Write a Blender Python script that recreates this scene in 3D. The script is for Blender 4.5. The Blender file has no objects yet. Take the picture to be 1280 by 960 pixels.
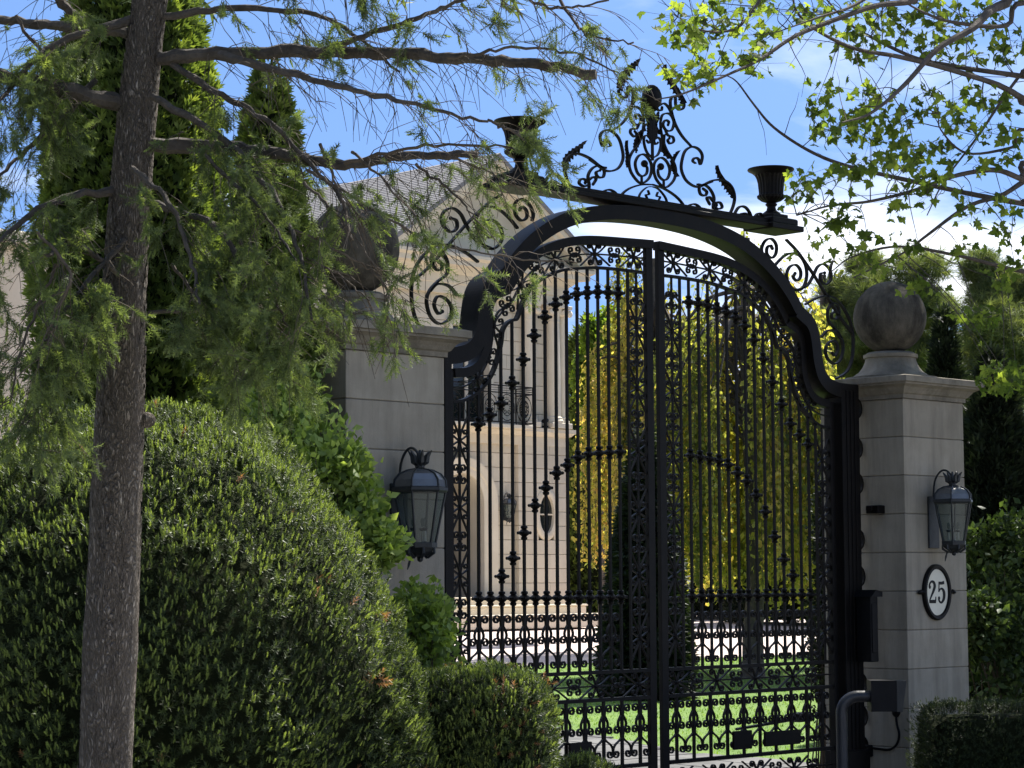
import bpy, math, random
import numpy as np
from mathutils import Vector, Matrix, Quaternion

rng = np.random.default_rng(7)
random.seed(7)
scene = bpy.context.scene
COL = scene.collection

# ------------------------------------------------------------------ camera
CAM_R = np.array([0.71453695, -0.69957869, -0.00515814])
CAM_U = np.array([-0.05663652, -0.06519317, 0.9962641])
CAM_F = np.array([0.69730141, 0.71157537, 0.08620463])
CAM_C = np.array([-13.5347, -12.1826, 1.80])
FOCAL = 2857.16                      # in pixels of a 1280 px wide frame
cam_data = bpy.data.cameras.new('camera')
cam = bpy.data.objects.new('camera', cam_data)
COL.objects.link(cam)
cam.matrix_world = Matrix(((CAM_R[0], CAM_U[0], -CAM_F[0], CAM_C[0]),
                           (CAM_R[1], CAM_U[1], -CAM_F[1], CAM_C[1]),
                           (CAM_R[2], CAM_U[2], -CAM_F[2], CAM_C[2]),
                           (0, 0, 0, 1)))
cam_data.sensor_fit = 'HORIZONTAL'
cam_data.sensor_width = 36.0
cam_data.lens = FOCAL / 1280 * 36.0
cam_data.clip_start = 0.1
cam_data.clip_end = 5000
scene.camera = cam

# ------------------------------------------------------------------ sun, sky, exposure
SKY_LIFT, SKY_K = 0.62, 0.8       # a clear day: little horizon haze
CLOUD_SEED = 27.0
SUN_AZ = np.array([0.985, 0.17]); SUN_EL = math.radians(54)
sd = np.array([SUN_AZ[0] * math.cos(SUN_EL), SUN_AZ[1] * math.cos(SUN_EL), math.sin(SUN_EL)])
sun_data = bpy.data.lights.new('sun', 'SUN')
sun_data.energy = 3.3
sun_data.angle = math.radians(0.53)
sun_data.color = (1.0, 0.955, 0.87)
sun = bpy.data.objects.new('sun', sun_data)
sun.rotation_mode = 'QUATERNION'
sun.rotation_quaternion = Vector(sd).to_track_quat('Z', 'Y')
sun.location = (20, 5, 40)
COL.objects.link(sun)

world = bpy.data.worlds.new('World')
scene.world = world
world.use_nodes = True
wn = world.node_tree.nodes; wl = world.node_tree.links
wn.clear()
def wnode(t, **kw):
    n = wn.new(t)
    for k, v in kw.items(): setattr(n, k, v)
    return n
w_out = wnode('ShaderNodeOutputWorld'); w_bg = wnode('ShaderNodeBackground')
sky = wnode('ShaderNodeTexSky', sky_type='NISHITA', sun_disc=False)
sky.sun_elevation = SUN_EL
sky.sun_rotation = math.atan2(SUN_AZ[0], SUN_AZ[1])
sky.altitude = 0; sky.air_density = 1.0; sky.dust_density = 0.1; sky.ozone_density = 6.0
w_bg.inputs['Strength'].default_value = 0.064
tc = wnode('ShaderNodeTexCoord')
sep = wnode('ShaderNodeSeparateXYZ'); wl.new(tc.outputs['Generated'], sep.inputs[0])
zz = wnode('ShaderNodeMath', operation='ADD'); zz.inputs[1].default_value = 0.10; wl.new(sep.outputs['Z'], zz.inputs[0])
zm = wnode('ShaderNodeMath', operation='MAXIMUM'); zm.inputs[1].default_value = 0.05; wl.new(zz.outputs[0], zm.inputs[0])
dx = wnode('ShaderNodeMath', operation='DIVIDE'); wl.new(sep.outputs['X'], dx.inputs[0]); wl.new(zm.outputs[0], dx.inputs[1])
dy = wnode('ShaderNodeMath', operation='DIVIDE'); wl.new(sep.outputs['Y'], dy.inputs[0]); wl.new(zm.outputs[0], dy.inputs[1])
cmb = wnode('ShaderNodeCombineXYZ'); wl.new(dx.outputs[0], cmb.inputs[0]); wl.new(dy.outputs[0], cmb.inputs[1])
cmb.inputs[2].default_value = CLOUD_SEED
cn = wnode('ShaderNodeTexNoise'); cn.inputs['Scale'].default_value = 0.62; cn.inputs['Detail'].default_value = 9
cn.inputs['Roughness'].default_value = 0.56; cn.inputs['Distortion'].default_value = 0.25
wl.new(cmb.outputs[0], cn.inputs['Vector'])
cr = wnode('ShaderNodeValToRGB')
cr.color_ramp.elements[0].position = 0.48; cr.color_ramp.elements[0].color = (0, 0, 0, 1)
cr.color_ramp.elements[1].position = 0.655; cr.color_ramp.elements[1].color = (1, 1, 1, 1)
wl.new(cn.outputs['Fac'], cr.inputs['Fac'])
cmix = wnode('ShaderNodeMixRGB'); wl.new(cr.outputs['Color'], cmix.inputs['Fac'])
wl.new(sky.outputs['Color'], cmix.inputs['Color1']); cmix.inputs['Color2'].default_value = (7.2, 7.35, 7.7, 1)
wl.new(cmix.outputs['Color'], w_bg.inputs['Color'])
sz_ = wnode('ShaderNodeMath', operation='MULTIPLY_ADD'); sz_.inputs[1].default_value = SKY_K; sz_.inputs[2].default_value = SKY_LIFT; wl.new(sep.outputs['Z'], sz_.inputs[0])
sv_ = wnode('ShaderNodeCombineXYZ'); wl.new(sep.outputs['X'], sv_.inputs[0]); wl.new(sep.outputs['Y'], sv_.inputs[1]); wl.new(sz_.outputs[0], sv_.inputs[2])
sn_ = wnode('ShaderNodeVectorMath', operation='NORMALIZE'); wl.new(sv_.outputs[0], sn_.inputs[0]); wl.new(sn_.outputs[0], sky.inputs['Vector'])
wl.new(w_bg.outputs[0], w_out.inputs['Surface'])

scene.view_settings.view_transform = 'Standard'
scene.view_settings.look = 'None'
scene.view_settings.gamma = 1
scene.view_settings.use_curve_mapping = False
scene.view_settings.exposure = 1.85
scene.render.engine = 'CYCLES'
scene.cycles.use_denoising = True
scene.cycles.max_bounces = 8
scene.cycles.transparent_max_bounces = 8
scene.cycles.sample_clamp_indirect = 6

# ------------------------------------------------------------------ measuring helpers (photo pixel -> place)
def pix(x, y, depth):
    return CAM_C + depth * (CAM_F + CAM_R * (x - 640) / FOCAL - CAM_U * (y - 480) / FOCAL)
def onY(x, y, Y=0.0):
    d = CAM_F + CAM_R * (x - 640) / FOCAL - CAM_U * (y - 480) / FOCAL
    return CAM_C + d * ((Y - CAM_C[1]) / d[1])
def ground_z(y):
    return 0.024 * np.maximum(0.0, np.asarray(y, float) - 1.0)

# ------------------------------------------------------------------ mesh helpers
def np_mesh(name, V, F, tint=None, smooth=False):
    V = np.asarray(V, np.float32); F = np.asarray(F, np.int32)
    me = bpy.data.meshes.new(name)
    n, m, k = len(V), len(F), F.shape[1]
    me.vertices.add(n); me.vertices.foreach_set('co', V.ravel())
    me.loops.add(m * k); me.loops.foreach_set('vertex_index', F.ravel())
    me.polygons.add(m)
    me.polygons.foreach_set('loop_start', np.arange(0, m * k, k, dtype=np.int32))
    if smooth: me.polygons.foreach_set('use_smooth', np.ones(m, bool))
    if tint is not None:
        a = me.attributes.new('tint', 'FLOAT', 'POINT')
        a.data.foreach_set('value', np.asarray(tint, np.float32))
    me.update(calc_edges=True)
    return me

class MB:
    """collects shapes into one mesh"""
    def __init__(s): s.v = []; s.f = []
    def add(s, verts, faces):
        o = len(s.v)
        s.v.extend([tuple(map(float, q)) for q in verts]); s.f.extend([tuple(i + o for i in q) for q in faces])
        return s
    def box(s, x0, x1, y0, y1, z0, z1, b=0.0):
        if b <= 0:
            v = [(x, y, z) for z in (z0, z1) for y in (y0, y1) for x in (x0, x1)]
            return s.add(v, [(0, 2, 3, 1), (4, 5, 7, 6), (0, 1, 5, 4), (2, 6, 7, 3), (0, 4, 6, 2), (1, 3, 7, 5)])
        rings = [(z0, b), (z0 + b, 0), (z1 - b, 0), (z1, b)]
        def ring(z, i):
            c = b
            if i > 0: # inset whole ring
                x0_, x1_, y0_, y1_ = x0 + i, x1 - i, y0 + i, y1 - i
            else: x0_, x1_, y0_, y1_ = x0, x1, y0, y1
            c = b * .6
            return [(x0_ + c, y0_, z), (x1_ - c, y0_, z), (x1_, y0_ + c, z), (x1_, y1_ - c, z), (x1_ - c, y1_, z), (x0_ + c, y1_, z), (x0_, y1_ - c, z), (x0_, y0_ + c, z)]
        v = []; f = []
        for z, i in rings: v += ring(z, i)
        for r in range(3):
            for j in range(8): f.append((r * 8 + j, r * 8 + (j + 1) % 8, r * 8 + 8 + (j + 1) % 8, r * 8 + 8 + j))
        f.append(tuple(range(7, -1, -1))); f.append(tuple(range(24, 32)))
        return s.add(v, f)
    def rings(s, R, closed=True, cap0=True, cap1=True):
        n = len(R[0]); v = [q for r in R for q in r]; f = []
        for i in range(len(R) - 1):
            for j in range(n if closed else n - 1):
                a, b = i * n + j, i * n + (j + 1) % n
                f.append((a, b, b + n, a + n))
        if closed and cap0: f.append(tuple(range(n - 1, -1, -1)))
        if closed and cap1: f.append(tuple(range((len(R) - 1) * n, len(R) * n)))
        return s.add(v, f)
    def lathe(s, prof, c=(0, 0, 0), n=20, flute=0.0, nf=0, ax='z'):
        R = []
        for r, z in prof:
            ring = []
            for j in range(n):
                a = 2 * math.pi * j / n
                rr = r * (1 + (flute if nf and j % 2 else 0))
                if ax == 'z': ring.append((c[0] + rr * math.cos(a), c[1] + rr * math.sin(a), c[2] + z))
                elif ax == 'y': ring.append((c[0] + rr * math.cos(a), c[1] + z, c[2] + rr * math.sin(a)))
                else: ring.append((c[0] + z, c[1] + rr * math.cos(a), c[2] + rr * math.sin(a)))
            R.append(ring)
        return s.rings(R)
    def tube(s, path, rad, n=6, noise=0.0):
        P = np.asarray(path, float); m = len(P)
        rad = np.broadcast_to(np.asarray(rad, float), (m,))
        T = np.gradient(P, axis=0); T /= np.linalg.norm(T, axis=1)[:, None] + 1e-9
        up = np.array([0, 0, 1.0]) if abs(T[0][2]) < .9 else np.array([1.0, 0, 0])
        R = []; a = np.cross(T[0], up); a /= np.linalg.norm(a) + 1e-9
        for i in range(m):
            a = a - T[i] * (a @ T[i]); a /= np.linalg.norm(a) + 1e-9
            b = np.cross(T[i], a)
            R.append([P[i] + rad[i] * (1 + (noise * (random.random() - .5) if noise else 0)) * (math.cos(t) * a + math.sin(t) * b) for t in [2 * math.pi * j / n for j in range(n)]])
        return s.rings(R)
    def flat(s, pts, t, w, y0=0.0, rad=None):
        """flat iron bar swept along a path in the XZ plane: t thickness in plane, w width across (y)"""
        P = np.asarray(pts, float); m = len(P)
        T = np.gradient(P, axis=0); T /= np.linalg.norm(T, axis=1)[:, None] + 1e-9
        N = np.stack([-T[:, 1], T[:, 0]], 1)
        tt = np.broadcast_to(np.asarray(t, float), (m,)); h = w / 2
        R = []
        for i in range(m):
            q = N[i] * tt[i] / 2
            R.append([(P[i][0] + q[0], y0 - h, P[i][1] + q[1]), (P[i][0] + q[0], y0 + h, P[i][1] + q[1]),
                      (P[i][0] - q[0], y0 + h, P[i][1] - q[1]), (P[i][0] - q[0], y0 - h, P[i][1] - q[1])])
        return s.rings(R)
    def poly(s, pts, y0, y1):
        """extrude an XZ polygon between y0 and y1"""
        n = len(pts)
        v = [(x, y0, z) for x, z in pts] + [(x, y1, z) for x, z in pts]
        f = [tuple(range(n)), tuple(range(2 * n - 1, n - 1, -1))] + [(i, i + n, (i + 1) % n + n, (i + 1) % n) for i in range(n)]
        return s.add(v, f)
    def ball(s, c, r, n=10, m=7, sq=(1, 1, 1)):
        R = []
        for i in range(m + 1):
            p = math.pi * i / m; rr = max(math.sin(p), .02)
            R.append([(c[0] + sq[0] * r * rr * math.cos(2 * math.pi * j / n), c[1] + sq[1] * r * rr * math.sin(2 * math.pi * j / n), c[2] - sq[2] * r * math.cos(p)) for j in range(n)])
        return s.rings(R)
    def mesh(s, name, smooth=False):
        me = bpy.data.meshes.new(name); me.from_pydata(s.v, [], s.f)
        if smooth:
            me.polygons.foreach_set('use_smooth', np.ones(len(me.polygons), bool)); me.set_sharp_from_angle(angle=math.radians(38))
        me.update(); return me
    def build(s, name, mat, parent=None, smooth=False, **kw):
        return put(name, s.mesh(name, smooth), mat, parent, **kw)

def put(name, me, mat, parent=None, loc=None, rot=None, scale=None, label=None):
    o = bpy.data.objects.new(name, me)
    if mat is not None and me is not None and not me.materials: me.materials.append(mat)
    COL.objects.link(o)
    if parent is not None: o.parent = parent
    if loc is not None: o.location = loc
    if rot is not None: o.rotation_euler = rot
    if scale is not None: o.scale = scale
    if label: o['label'] = label
    return o
def thing(name, label, cat, loc=(0, 0, 0), group=None, rotz=0):
    o = bpy.data.objects.new(name, None); COL.objects.link(o)
    o.location = loc; o.rotation_euler = (0, 0, rotz); o.empty_display_size = .2
    return tag(o, label, cat, group)
def tag(o, label, cat, group=None, kind=None):
    o['label'] = label; o['category'] = cat
    if group: o['group'] = group
    if kind: o['kind'] = kind
    return o

def cat_rom(pts, n=6):
    P = np.asarray(pts, float)
    if len(P) < 3: return P
    Q = np.vstack([2 * P[0] - P[1], P, 2 * P[-1] - P[-2]]); out = []
    for i in range(1, len(Q) - 2):
        p0, p1, p2, p3 = Q[i - 1], Q[i], Q[i + 1], Q[i + 2]
        for k in range(n):
            t = k / n
            out.append(.5 * ((2 * p1) + (p2 - p0) * t + (2 * p0 - 5 * p1 + 4 * p2 - p3) * t * t + (3 * p1 - p0 - 3 * p2 + p3) * t ** 3))
    out.append(P[-1]); return np.array(out)
def spiral(c, r0, a0, turns, sgn=1, r1=.25, n=14):
    t = np.linspace(0, 1, n); a = a0 + sgn * turns * 2 * math.pi * t; r = r0 * (1 + (r1 - 1) * t)
    return np.stack([c[0] + r * np.cos(a), c[1] + r * np.sin(a)], 1)
def curl(mb, lead, c, r, a0, turns, sgn, t=.012, w=.022, y0=0, bead=True, n=14):
    S = spiral(c, r, a0, turns, sgn, n=n)
    L = cat_rom(list(lead) + [S[0]], 3)[:-1] if len(lead) else np.zeros((0, 2))
    mb.flat(np.vstack([L, S]) if len(L) else S, t, w, y0)
    if bead: mb.ball((S[-1][0], y0, S[-1][1]), t * .95, 6, 4)

# ------------------------------------------------------------------ materials
def new_mat(name):
    m = bpy.data.materials.new(name); m.use_nodes = True
    nt = m.node_tree; b = nt.nodes['Principled BSDF']
    return m, nt, b
def nd(nt, t, **kw):
    n = nt.nodes.new(t)
    for k, v in kw.items(): setattr(n, k, v)
    return n
def rgb(c): return (c[0], c[1], c[2], 1)
def surf(name, c0, c1, scale=4.0, rough=.8, bump=.15, bscale=60, detail=6, spec=.3, metallic=0, stretch=(1, 1, 1), blotch=None, lo=.3, hi=.7, bdist=.01, piece=0.0):
    m, nt, b = new_mat(name)
    tc = nd(nt, 'ShaderNodeTexCoord'); mp = nd(nt, 'ShaderNodeMapping'); mp.inputs['Scale'].default_value = stretch
    src = tc.outputs['Object']
    if piece:      # separate pieces get their own patch of the pattern and their own tone
        oi = nd(nt, 'ShaderNodeObjectInfo'); av = nd(nt, 'ShaderNodeVectorMath', operation='ADD')
        nt.links.new(tc.outputs['Object'], av.inputs[0]); nt.links.new(oi.outputs['Location'], av.inputs[1]); src = av.outputs[0]
    nt.links.new(src, mp.inputs[0])
    n1 = nd(nt, 'ShaderNodeTexNoise'); n1.inputs['Scale'].default_value = scale; n1.inputs['Detail'].default_value = detail; n1.inputs['Roughness'].default_value = .65
    nt.links.new(mp.outputs[0], n1.inputs['Vector'])
    rp = nd(nt, 'ShaderNodeValToRGB'); e = rp.color_ramp.elements
    e[0].position = lo; e[0].color = rgb(c0); e[1].position = hi; e[1].color = rgb(c1)
    nt.links.new(n1.outputs['Fac'], rp.inputs[0])
    col = rp.outputs[0]
    if blotch:
        bc, bs, blo, bhi, bst = blotch
        n3 = nd(nt, 'ShaderNodeTexNoise'); n3.inputs['Scale'].default_value = bs; n3.inputs['Detail'].default_value = 8; n3.inputs['Roughness'].default_value = .7
        mp3 = nd(nt, 'ShaderNodeMapping'); mp3.inputs['Scale'].default_value = bst; mp3.inputs['Location'].default_value = (3.7, 1.2, 8.1)
        nt.links.new(src, mp3.inputs[0]); nt.links.new(mp3.outputs[0], n3.inputs['Vector'])
        r3 = nd(nt, 'ShaderNodeValToRGB'); r3.color_ramp.elements[0].position = blo; r3.color_ramp.elements[1].position = bhi
        nt.links.new(n3.outputs['Fac'], r3.inputs[0])
        mx = nd(nt, 'ShaderNodeMixRGB'); mx.inputs['Color2'].default_value = rgb(bc)
        nt.links.new(r3.outputs[0], mx.inputs['Fac']); nt.links.new(col, mx.inputs['Color1']); col = mx.outputs[0]
    if piece:
        mr = nd(nt, 'ShaderNodeMapRange'); mr.inputs['To Min'].default_value = 1 - piece; mr.inputs['To Max'].default_value = 1 + piece
        nt.links.new(oi.outputs['Random'], mr.inputs['Value']); hv = nd(nt, 'ShaderNodeHueSaturation'); nt.links.new(mr.outputs[0], hv.inputs['Value']); nt.links.new(col, hv.inputs['Color']); col = hv.outputs[0]
    nt.links.new(col, b.inputs['Base Color'])
    b.inputs['Roughness'].default_value = rough; b.inputs['Metallic'].default_value = metallic
    b.inputs['Specular IOR Level'].default_value = spec
    if bump:
        n2 = nd(nt, 'ShaderNodeTexNoise'); n2.inputs['Scale'].default_value = bscale; n2.inputs['Detail'].default_value = 5
        nt.links.new(mp.outputs[0], n2.inputs['Vector'])
        bp = nd(nt, 'ShaderNodeBump'); bp.inputs['Strength'].default_value = bump; bp.inputs['Distance'].default_value = bdist
        nt.links.new(n2.outputs['Fac'], bp.inputs['Height']); nt.links.new(bp.outputs[0], b.inputs['Normal'])
    return m
def leafmat(name, cols, trans=.35, rough=.5, spec=.35, tcol=None):
    """foliage: colour by a per-leaf attribute, light passes through the blade"""
    m, nt, b = new_mat(name)
    at = nd(nt, 'ShaderNodeAttribute', attribute_name='tint')
    rp = nd(nt, 'ShaderNodeValToRGB')
    e = rp.color_ramp.elements
    while len(e) < len(cols): e.new(.5)
    for i, (p, c) in enumerate(cols): e[i].position = p; e[i].color = rgb(c)
    nt.links.new(at.outputs['Fac'], rp.inputs[0]); nt.links.new(rp.outputs[0], b.inputs['Base Color'])
    b.inputs['Roughness'].default_value = rough; b.inputs['Specular IOR Level'].default_value = spec
    if trans:
        tr = nd(nt, 'ShaderNodeBsdfTranslucent'); hs = nd(nt, 'ShaderNodeMixRGB', blend_type='MULTIPLY')
        hs.inputs['Fac'].default_value = 1; hs.inputs['Color2'].default_value = rgb(tcol or (1.5, 1.55, .6))
        nt.links.new(rp.outputs[0], hs.inputs['Color1']); nt.links.new(hs.outputs[0], tr.inputs['Color'])
        mx = nd(nt, 'ShaderNodeMixShader'); mx.inputs['Fac'].default_value = trans
        nt.links.new(b.outputs[0], mx.inputs[1]); nt.links.new(tr.outputs[0], mx.inputs[2])
        nt.links.new(mx.outputs[0], nt.nodes['Material Output'].inputs['Surface'])
    return m

M = {}
M['iron'] = surf('black_iron', (.003, .0029, .0033), (.009, .007, .006), 9, .48, .25, 55, spec=.13, bdist=.004)
M['limestone'] = surf('grey_limestone', (.28, .247, .195), (.37, .33, .265), 3.0, .9, .45, 110, spec=.15, blotch=((.175, .155, .123), 1.8, .46, .78, (2.6, 2.6, .28)), bdist=.004, piece=.09)
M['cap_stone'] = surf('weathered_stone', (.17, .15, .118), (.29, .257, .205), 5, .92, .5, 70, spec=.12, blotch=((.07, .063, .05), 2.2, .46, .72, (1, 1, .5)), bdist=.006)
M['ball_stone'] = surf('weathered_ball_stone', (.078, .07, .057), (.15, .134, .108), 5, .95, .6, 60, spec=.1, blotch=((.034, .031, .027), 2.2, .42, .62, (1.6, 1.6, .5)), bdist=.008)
M['house_stone'] = surf('cream_stone', (.53, .47, .37), (.62, .555, .45), 1.1, .85, .2, 40, spec=.15, bdist=.006, piece=.06, blotch=((.43, .375, .29), .8, .55, .85, (2, 2, .3)))
M['house_trim'] = surf('cream_trim', (.58, .51, .40), (.67, .60, .48), 2, .8, .15, 40, spec=.2, bdist=.005)
M['mortar'] = surf('mortar', (.34, .30, .235), (.40, .355, .28), 4, .95, .2, 80)
M['darkjoint'] = surf('joint', (.15, .135, .11), (.20, .18, .147), 6, .95, .1, 80)
M['shingle'] = surf('grey_shingle', (.16, .155, .155), (.27, .26, .26), 14, .9, .6, 9, stretch=(1, 1, 2.5), bdist=.03)
M['asphalt'] = surf('asphalt', (.045, .045, .046), (.07, .07, .07), 8, .9, .5, 120)
M['concrete'] = surf('pale_concrete', (.36, .345, .315), (.45, .43, .395), 1.2, .9, .3, 60)
M['soil'] = surf('verge_soil', (.05, .06, .025), (.09, .085, .045), 3, .95, .6, 30, bdist=.03)
M['pink_drive'] = surf('pink_paving', (.50, .41, .37), (.60, .50, .455), 1.6, .9, .3, 60)
M['flagstone'] = surf('grey_flagstone', (.085, .084, .083), (.14, .138, .135), 2.5, .9, .4, 50, blotch=((.06, .06, .058), 3, .5, .8, (1, 1, 1)), piece=.14)
M['lawn'] = surf('lawn_soil', (.075, .145, .025), (.14, .22, .045), 1.6, .9, .6, 90, bdist=.03)
def bark_mat(name):
    """flaky plates: voronoi cells stretched up the trunk, each plate its own tone, dark fissures between"""
    m, nt, b = new_mat(name)
    tc = nd(nt, 'ShaderNodeTexCoord'); mp = nd(nt, 'ShaderNodeMapping'); mp.inputs['Scale'].default_value = (1, 1, .24)
    nt.links.new(tc.outputs['Object'], mp.inputs[0])
    nz = nd(nt, 'ShaderNodeTexNoise'); nz.inputs['Scale'].default_value = 14; nz.inputs['Detail'].default_value = 6
    nt.links.new(mp.outputs[0], nz.inputs['Vector'])
    ad = nd(nt, 'ShaderNodeVectorMath', operation='MULTIPLY_ADD'); ad.inputs[1].default_value = (.16, .16, .10)
    nt.links.new(nz.outputs['Color'], ad.inputs[0]); nt.links.new(mp.outputs[0], ad.inputs[2])
    vo = nd(nt, 'ShaderNodeTexVoronoi'); vo.inputs['Scale'].default_value = 80; nt.links.new(ad.outputs[0], vo.inputs['Vector'])
    ve = nd(nt, 'ShaderNodeTexVoronoi', feature='DISTANCE_TO_EDGE'); ve.inputs['Scale'].default_value = 80; nt.links.new(ad.outputs[0], ve.inputs['Vector'])
    sx = nd(nt, 'ShaderNodeSeparateXYZ'); nt.links.new(vo.outputs['Color'], sx.inputs[0])
    rp = nd(nt, 'ShaderNodeValToRGB'); e = rp.color_ramp.elements
    e[0].position = 0; e[0].color = rgb((.20, .172, .146)); e[1].position = 1; e[1].color = rgb((.34, .305, .268)); e.new(.75).color = rgb((.255, .223, .193))
    nt.links.new(sx.outputs[0], rp.inputs[0])
    n2 = nd(nt, 'ShaderNodeTexNoise'); n2.inputs['Scale'].default_value = 34; n2.inputs['Detail'].default_value = 9; n2.inputs['Roughness'].default_value = .75; nt.links.new(mp.outputs[0], n2.inputs['Vector'])
    ml = nd(nt, 'ShaderNodeMixRGB', blend_type='OVERLAY'); ml.inputs['Fac'].default_value = 1.0
    nt.links.new(rp.outputs[0], ml.inputs['Color1']); nt.links.new(n2.outputs['Fac'], ml.inputs['Color2'])
    re_ = nd(nt, 'ShaderNodeValToRGB'); re_.color_ramp.elements[0].position = .0; re_.color_ramp.elements[1].position = .30; nt.links.new(ve.outputs['Distance'], re_.inputs[0])
    mx = nd(nt, 'ShaderNodeMixRGB'); mx.inputs['Color1'].default_value = rgb((.135, .115, .098)); nt.links.new(re_.outputs[0], mx.inputs['Fac']); nt.links.new(ml.outputs[0], mx.inputs['Color2'])
    nt.links.new(mx.outputs[0], b.inputs['Base Color']); b.inputs['Roughness'].default_value = .95; b.inputs['Specular IOR Level'].default_value = .1
    hs = nd(nt, 'ShaderNodeMath', operation='MULTIPLY_ADD'); hs.inputs[1].default_value = .5; nt.links.new(n2.outputs['Fac'], hs.inputs[0]); nt.links.new(re_.outputs[0], hs.inputs[2])
    bp = nd(nt, 'ShaderNodeBump'); bp.inputs['Strength'].default_value = 1; bp.inputs['Distance'].default_value = .02
    nt.links.new(hs.outputs[0], bp.inputs['Height']); nt.links.new(bp.outputs[0], b.inputs['Normal'])
    return m
M['bark'] = bark_mat('spruce_bark')
M['limb'] = surf('limb_bark', (.045, .038, .032), (.11, .095, .082), 14, .95, .8, 40, bdist=.015)
M['twig'] = surf('dry_twig', (.055, .042, .032), (.13, .105, .08), 14, .9, 0, 40)
M['maple_bark'] = surf('maple_bark', (.05, .043, .036), (.12, .10, .085), 10, .95, .7, 30, bdist=.015)
M['pine_bark'] = surf('pine_bark', (.07, .055, .045), (.14, .11, .09), 8, .95, .6, 30)
M['hedge_core'] = surf('shaded_inside', (.010, .014, .006), (.022, .026, .012), 14, 1, .5, 30, bdist=.05, spec=.05)  # near-black fill colour standing for the shade inside foliage
M['plaque_white'] = surf('plaque_enamel', (.66, .62, .50), (.74, .70, .58), 6, .45, .05, 40, spec=.4)
M['lantern_iron'] = surf('weathered_lantern_iron', (.012, .0135, .015), (.034, .038, .041), 14, .45, .2, 70, spec=.4)
M['zinc'] = surf('lantern_roof', (.10, .105, .11), (.17, .175, .18), 9, .3, .1, 60, spec=.7, metallic=.55)
M['pipe'] = surf('worn_pipe', (.010, .0105, .013), (.034, .036, .042), 7, .4, .2, 60, spec=.5, stretch=(1, 1, .3))
M['black_plastic'] = surf('black_plastic', (.004, .004, .0048), (.008, .008, .009), 12, .5, .1, 90, spec=.15)
M['grey_face'] = surf('grey_panel', (.018, .02, .02), (.026, .028, .028), 5, .45, .05, 90)
M['candle'] = surf('candle_tube', (.55, .52, .45), (.62, .58, .5), 6, .6, 0, 40)
def glass(name, c, rough=.03, mixf=.35):
    m, nt, b = new_mat(name)
    b.inputs['Base Color'].default_value = rgb(c); b.inputs['Roughness'].default_value = rough; b.inputs['Specular IOR Level'].default_value = .6
    tr = nd(nt, 'ShaderNodeBsdfTransparent'); tr.inputs[0].default_value = (.72, .78, .76, 1)
    mx = nd(nt, 'ShaderNodeMixShader'); mx.inputs[0].default_value = mixf
    nt.links.new(tr.outputs[0], mx.inputs[1]); nt.links.new(b.outputs[0], mx.inputs[2]); nt.links.new(mx.outputs[0], nt.nodes['Material Output'].inputs['Surface'])
    return m
M['lamp_glass'] = glass('lantern_glass', (.10, .12, .12), .05, .30)
M['window_glass'] = surf('window_glass', (.010, .014, .015), (.016, .02, .02), 2, .05, 0, 1, spec=.5)
M['door'] = surf('dark_door', (.05, .04, .03), (.08, .065, .05), 6, .5, .1, 40)
M['yew'] = leafmat('yew_needles', [(0, (.030, .044, .020)), (.5, (.072, .098, .038)), (.78, (.23, .29, .095)), (.97, (.38, .45, .15)), (1, (.33, .17, .085))], .30, .5, .2)
M['box_leaf'] = leafmat('boxwood_leaves', [(0, (.022, .032, .014)), (.7, (.05, .068, .025)), (1, (.10, .13, .04))], .2, .5, .2)
M['spruce'] = leafmat('spruce_needles', [(0, (.062, .085, .046)), (.55, (.122, .160, .078)), (.86, (.19, .24, .10)), (1, (.38, .45, .16))], .40, .55, .2)
M['thuja'] = leafmat('arborvitae_sprays', [(0, (.042, .064, .022)), (.5, (.12, .165, .045)), (1, (.25, .30, .075))], .38, .6, .2)
M['dark_conifer'] = leafmat('dark_conifer_sprays', [(0, (.012, .018, .011)), (.7, (.026, .038, .02)), (1, (.05, .068, .03))], .2, .6, .25)
M['shrub'] = leafmat('light_shrub_leaves', [(0, (.10, .15, .04)), (.5, (.22, .30, .085)), (1, (.38, .46, .15))], .45, .5, .3)
M['laurel'] = leafmat('laurel_leaves', [(0, (.022, .038, .015)), (.7, (.05, .08, .028)), (1, (.10, .145, .045))], .3, .5, .2)
M['maple'] = leafmat('maple_leaves', [(0, (.06, .095, .025)), (.55, (.13, .18, .045)), (1, (.26, .32, .075))], .58, .6, .12)
M['weep'] = leafmat('weeping_leaves', [(0, (.085, .105, .04)), (.4, (.20, .215, .065)), (.75, (.42, .39, .12)), (1, (.54, .41, .16))], .6, .6, .15)
M['weep_gold'] = leafmat('golden_leaves', [(0, (.11, .13, .045)), (.4, (.27, .265, .085)), (.75, (.50, .42, .14)), (1, (.53, .36, .17))], .55, .6, .15)
M['fresh'] = leafmat('fresh_green_leaves', [(0, (.08, .14, .02)), (1, (.22, .30, .04))], .5, .5, .3)
M['pine'] = leafmat('pine_needles', [(0, (.06, .085, .045)), (.6, (.13, .16, .075)), (1, (.24, .27, .11))], .4, .6, .2)
M['grass'] = leafmat('grass_blades', [(0, (.085, .16, .028)), (.6, (.135, .23, .045)), (1, (.22, .31, .075))], .45, .5, .3)
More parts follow.
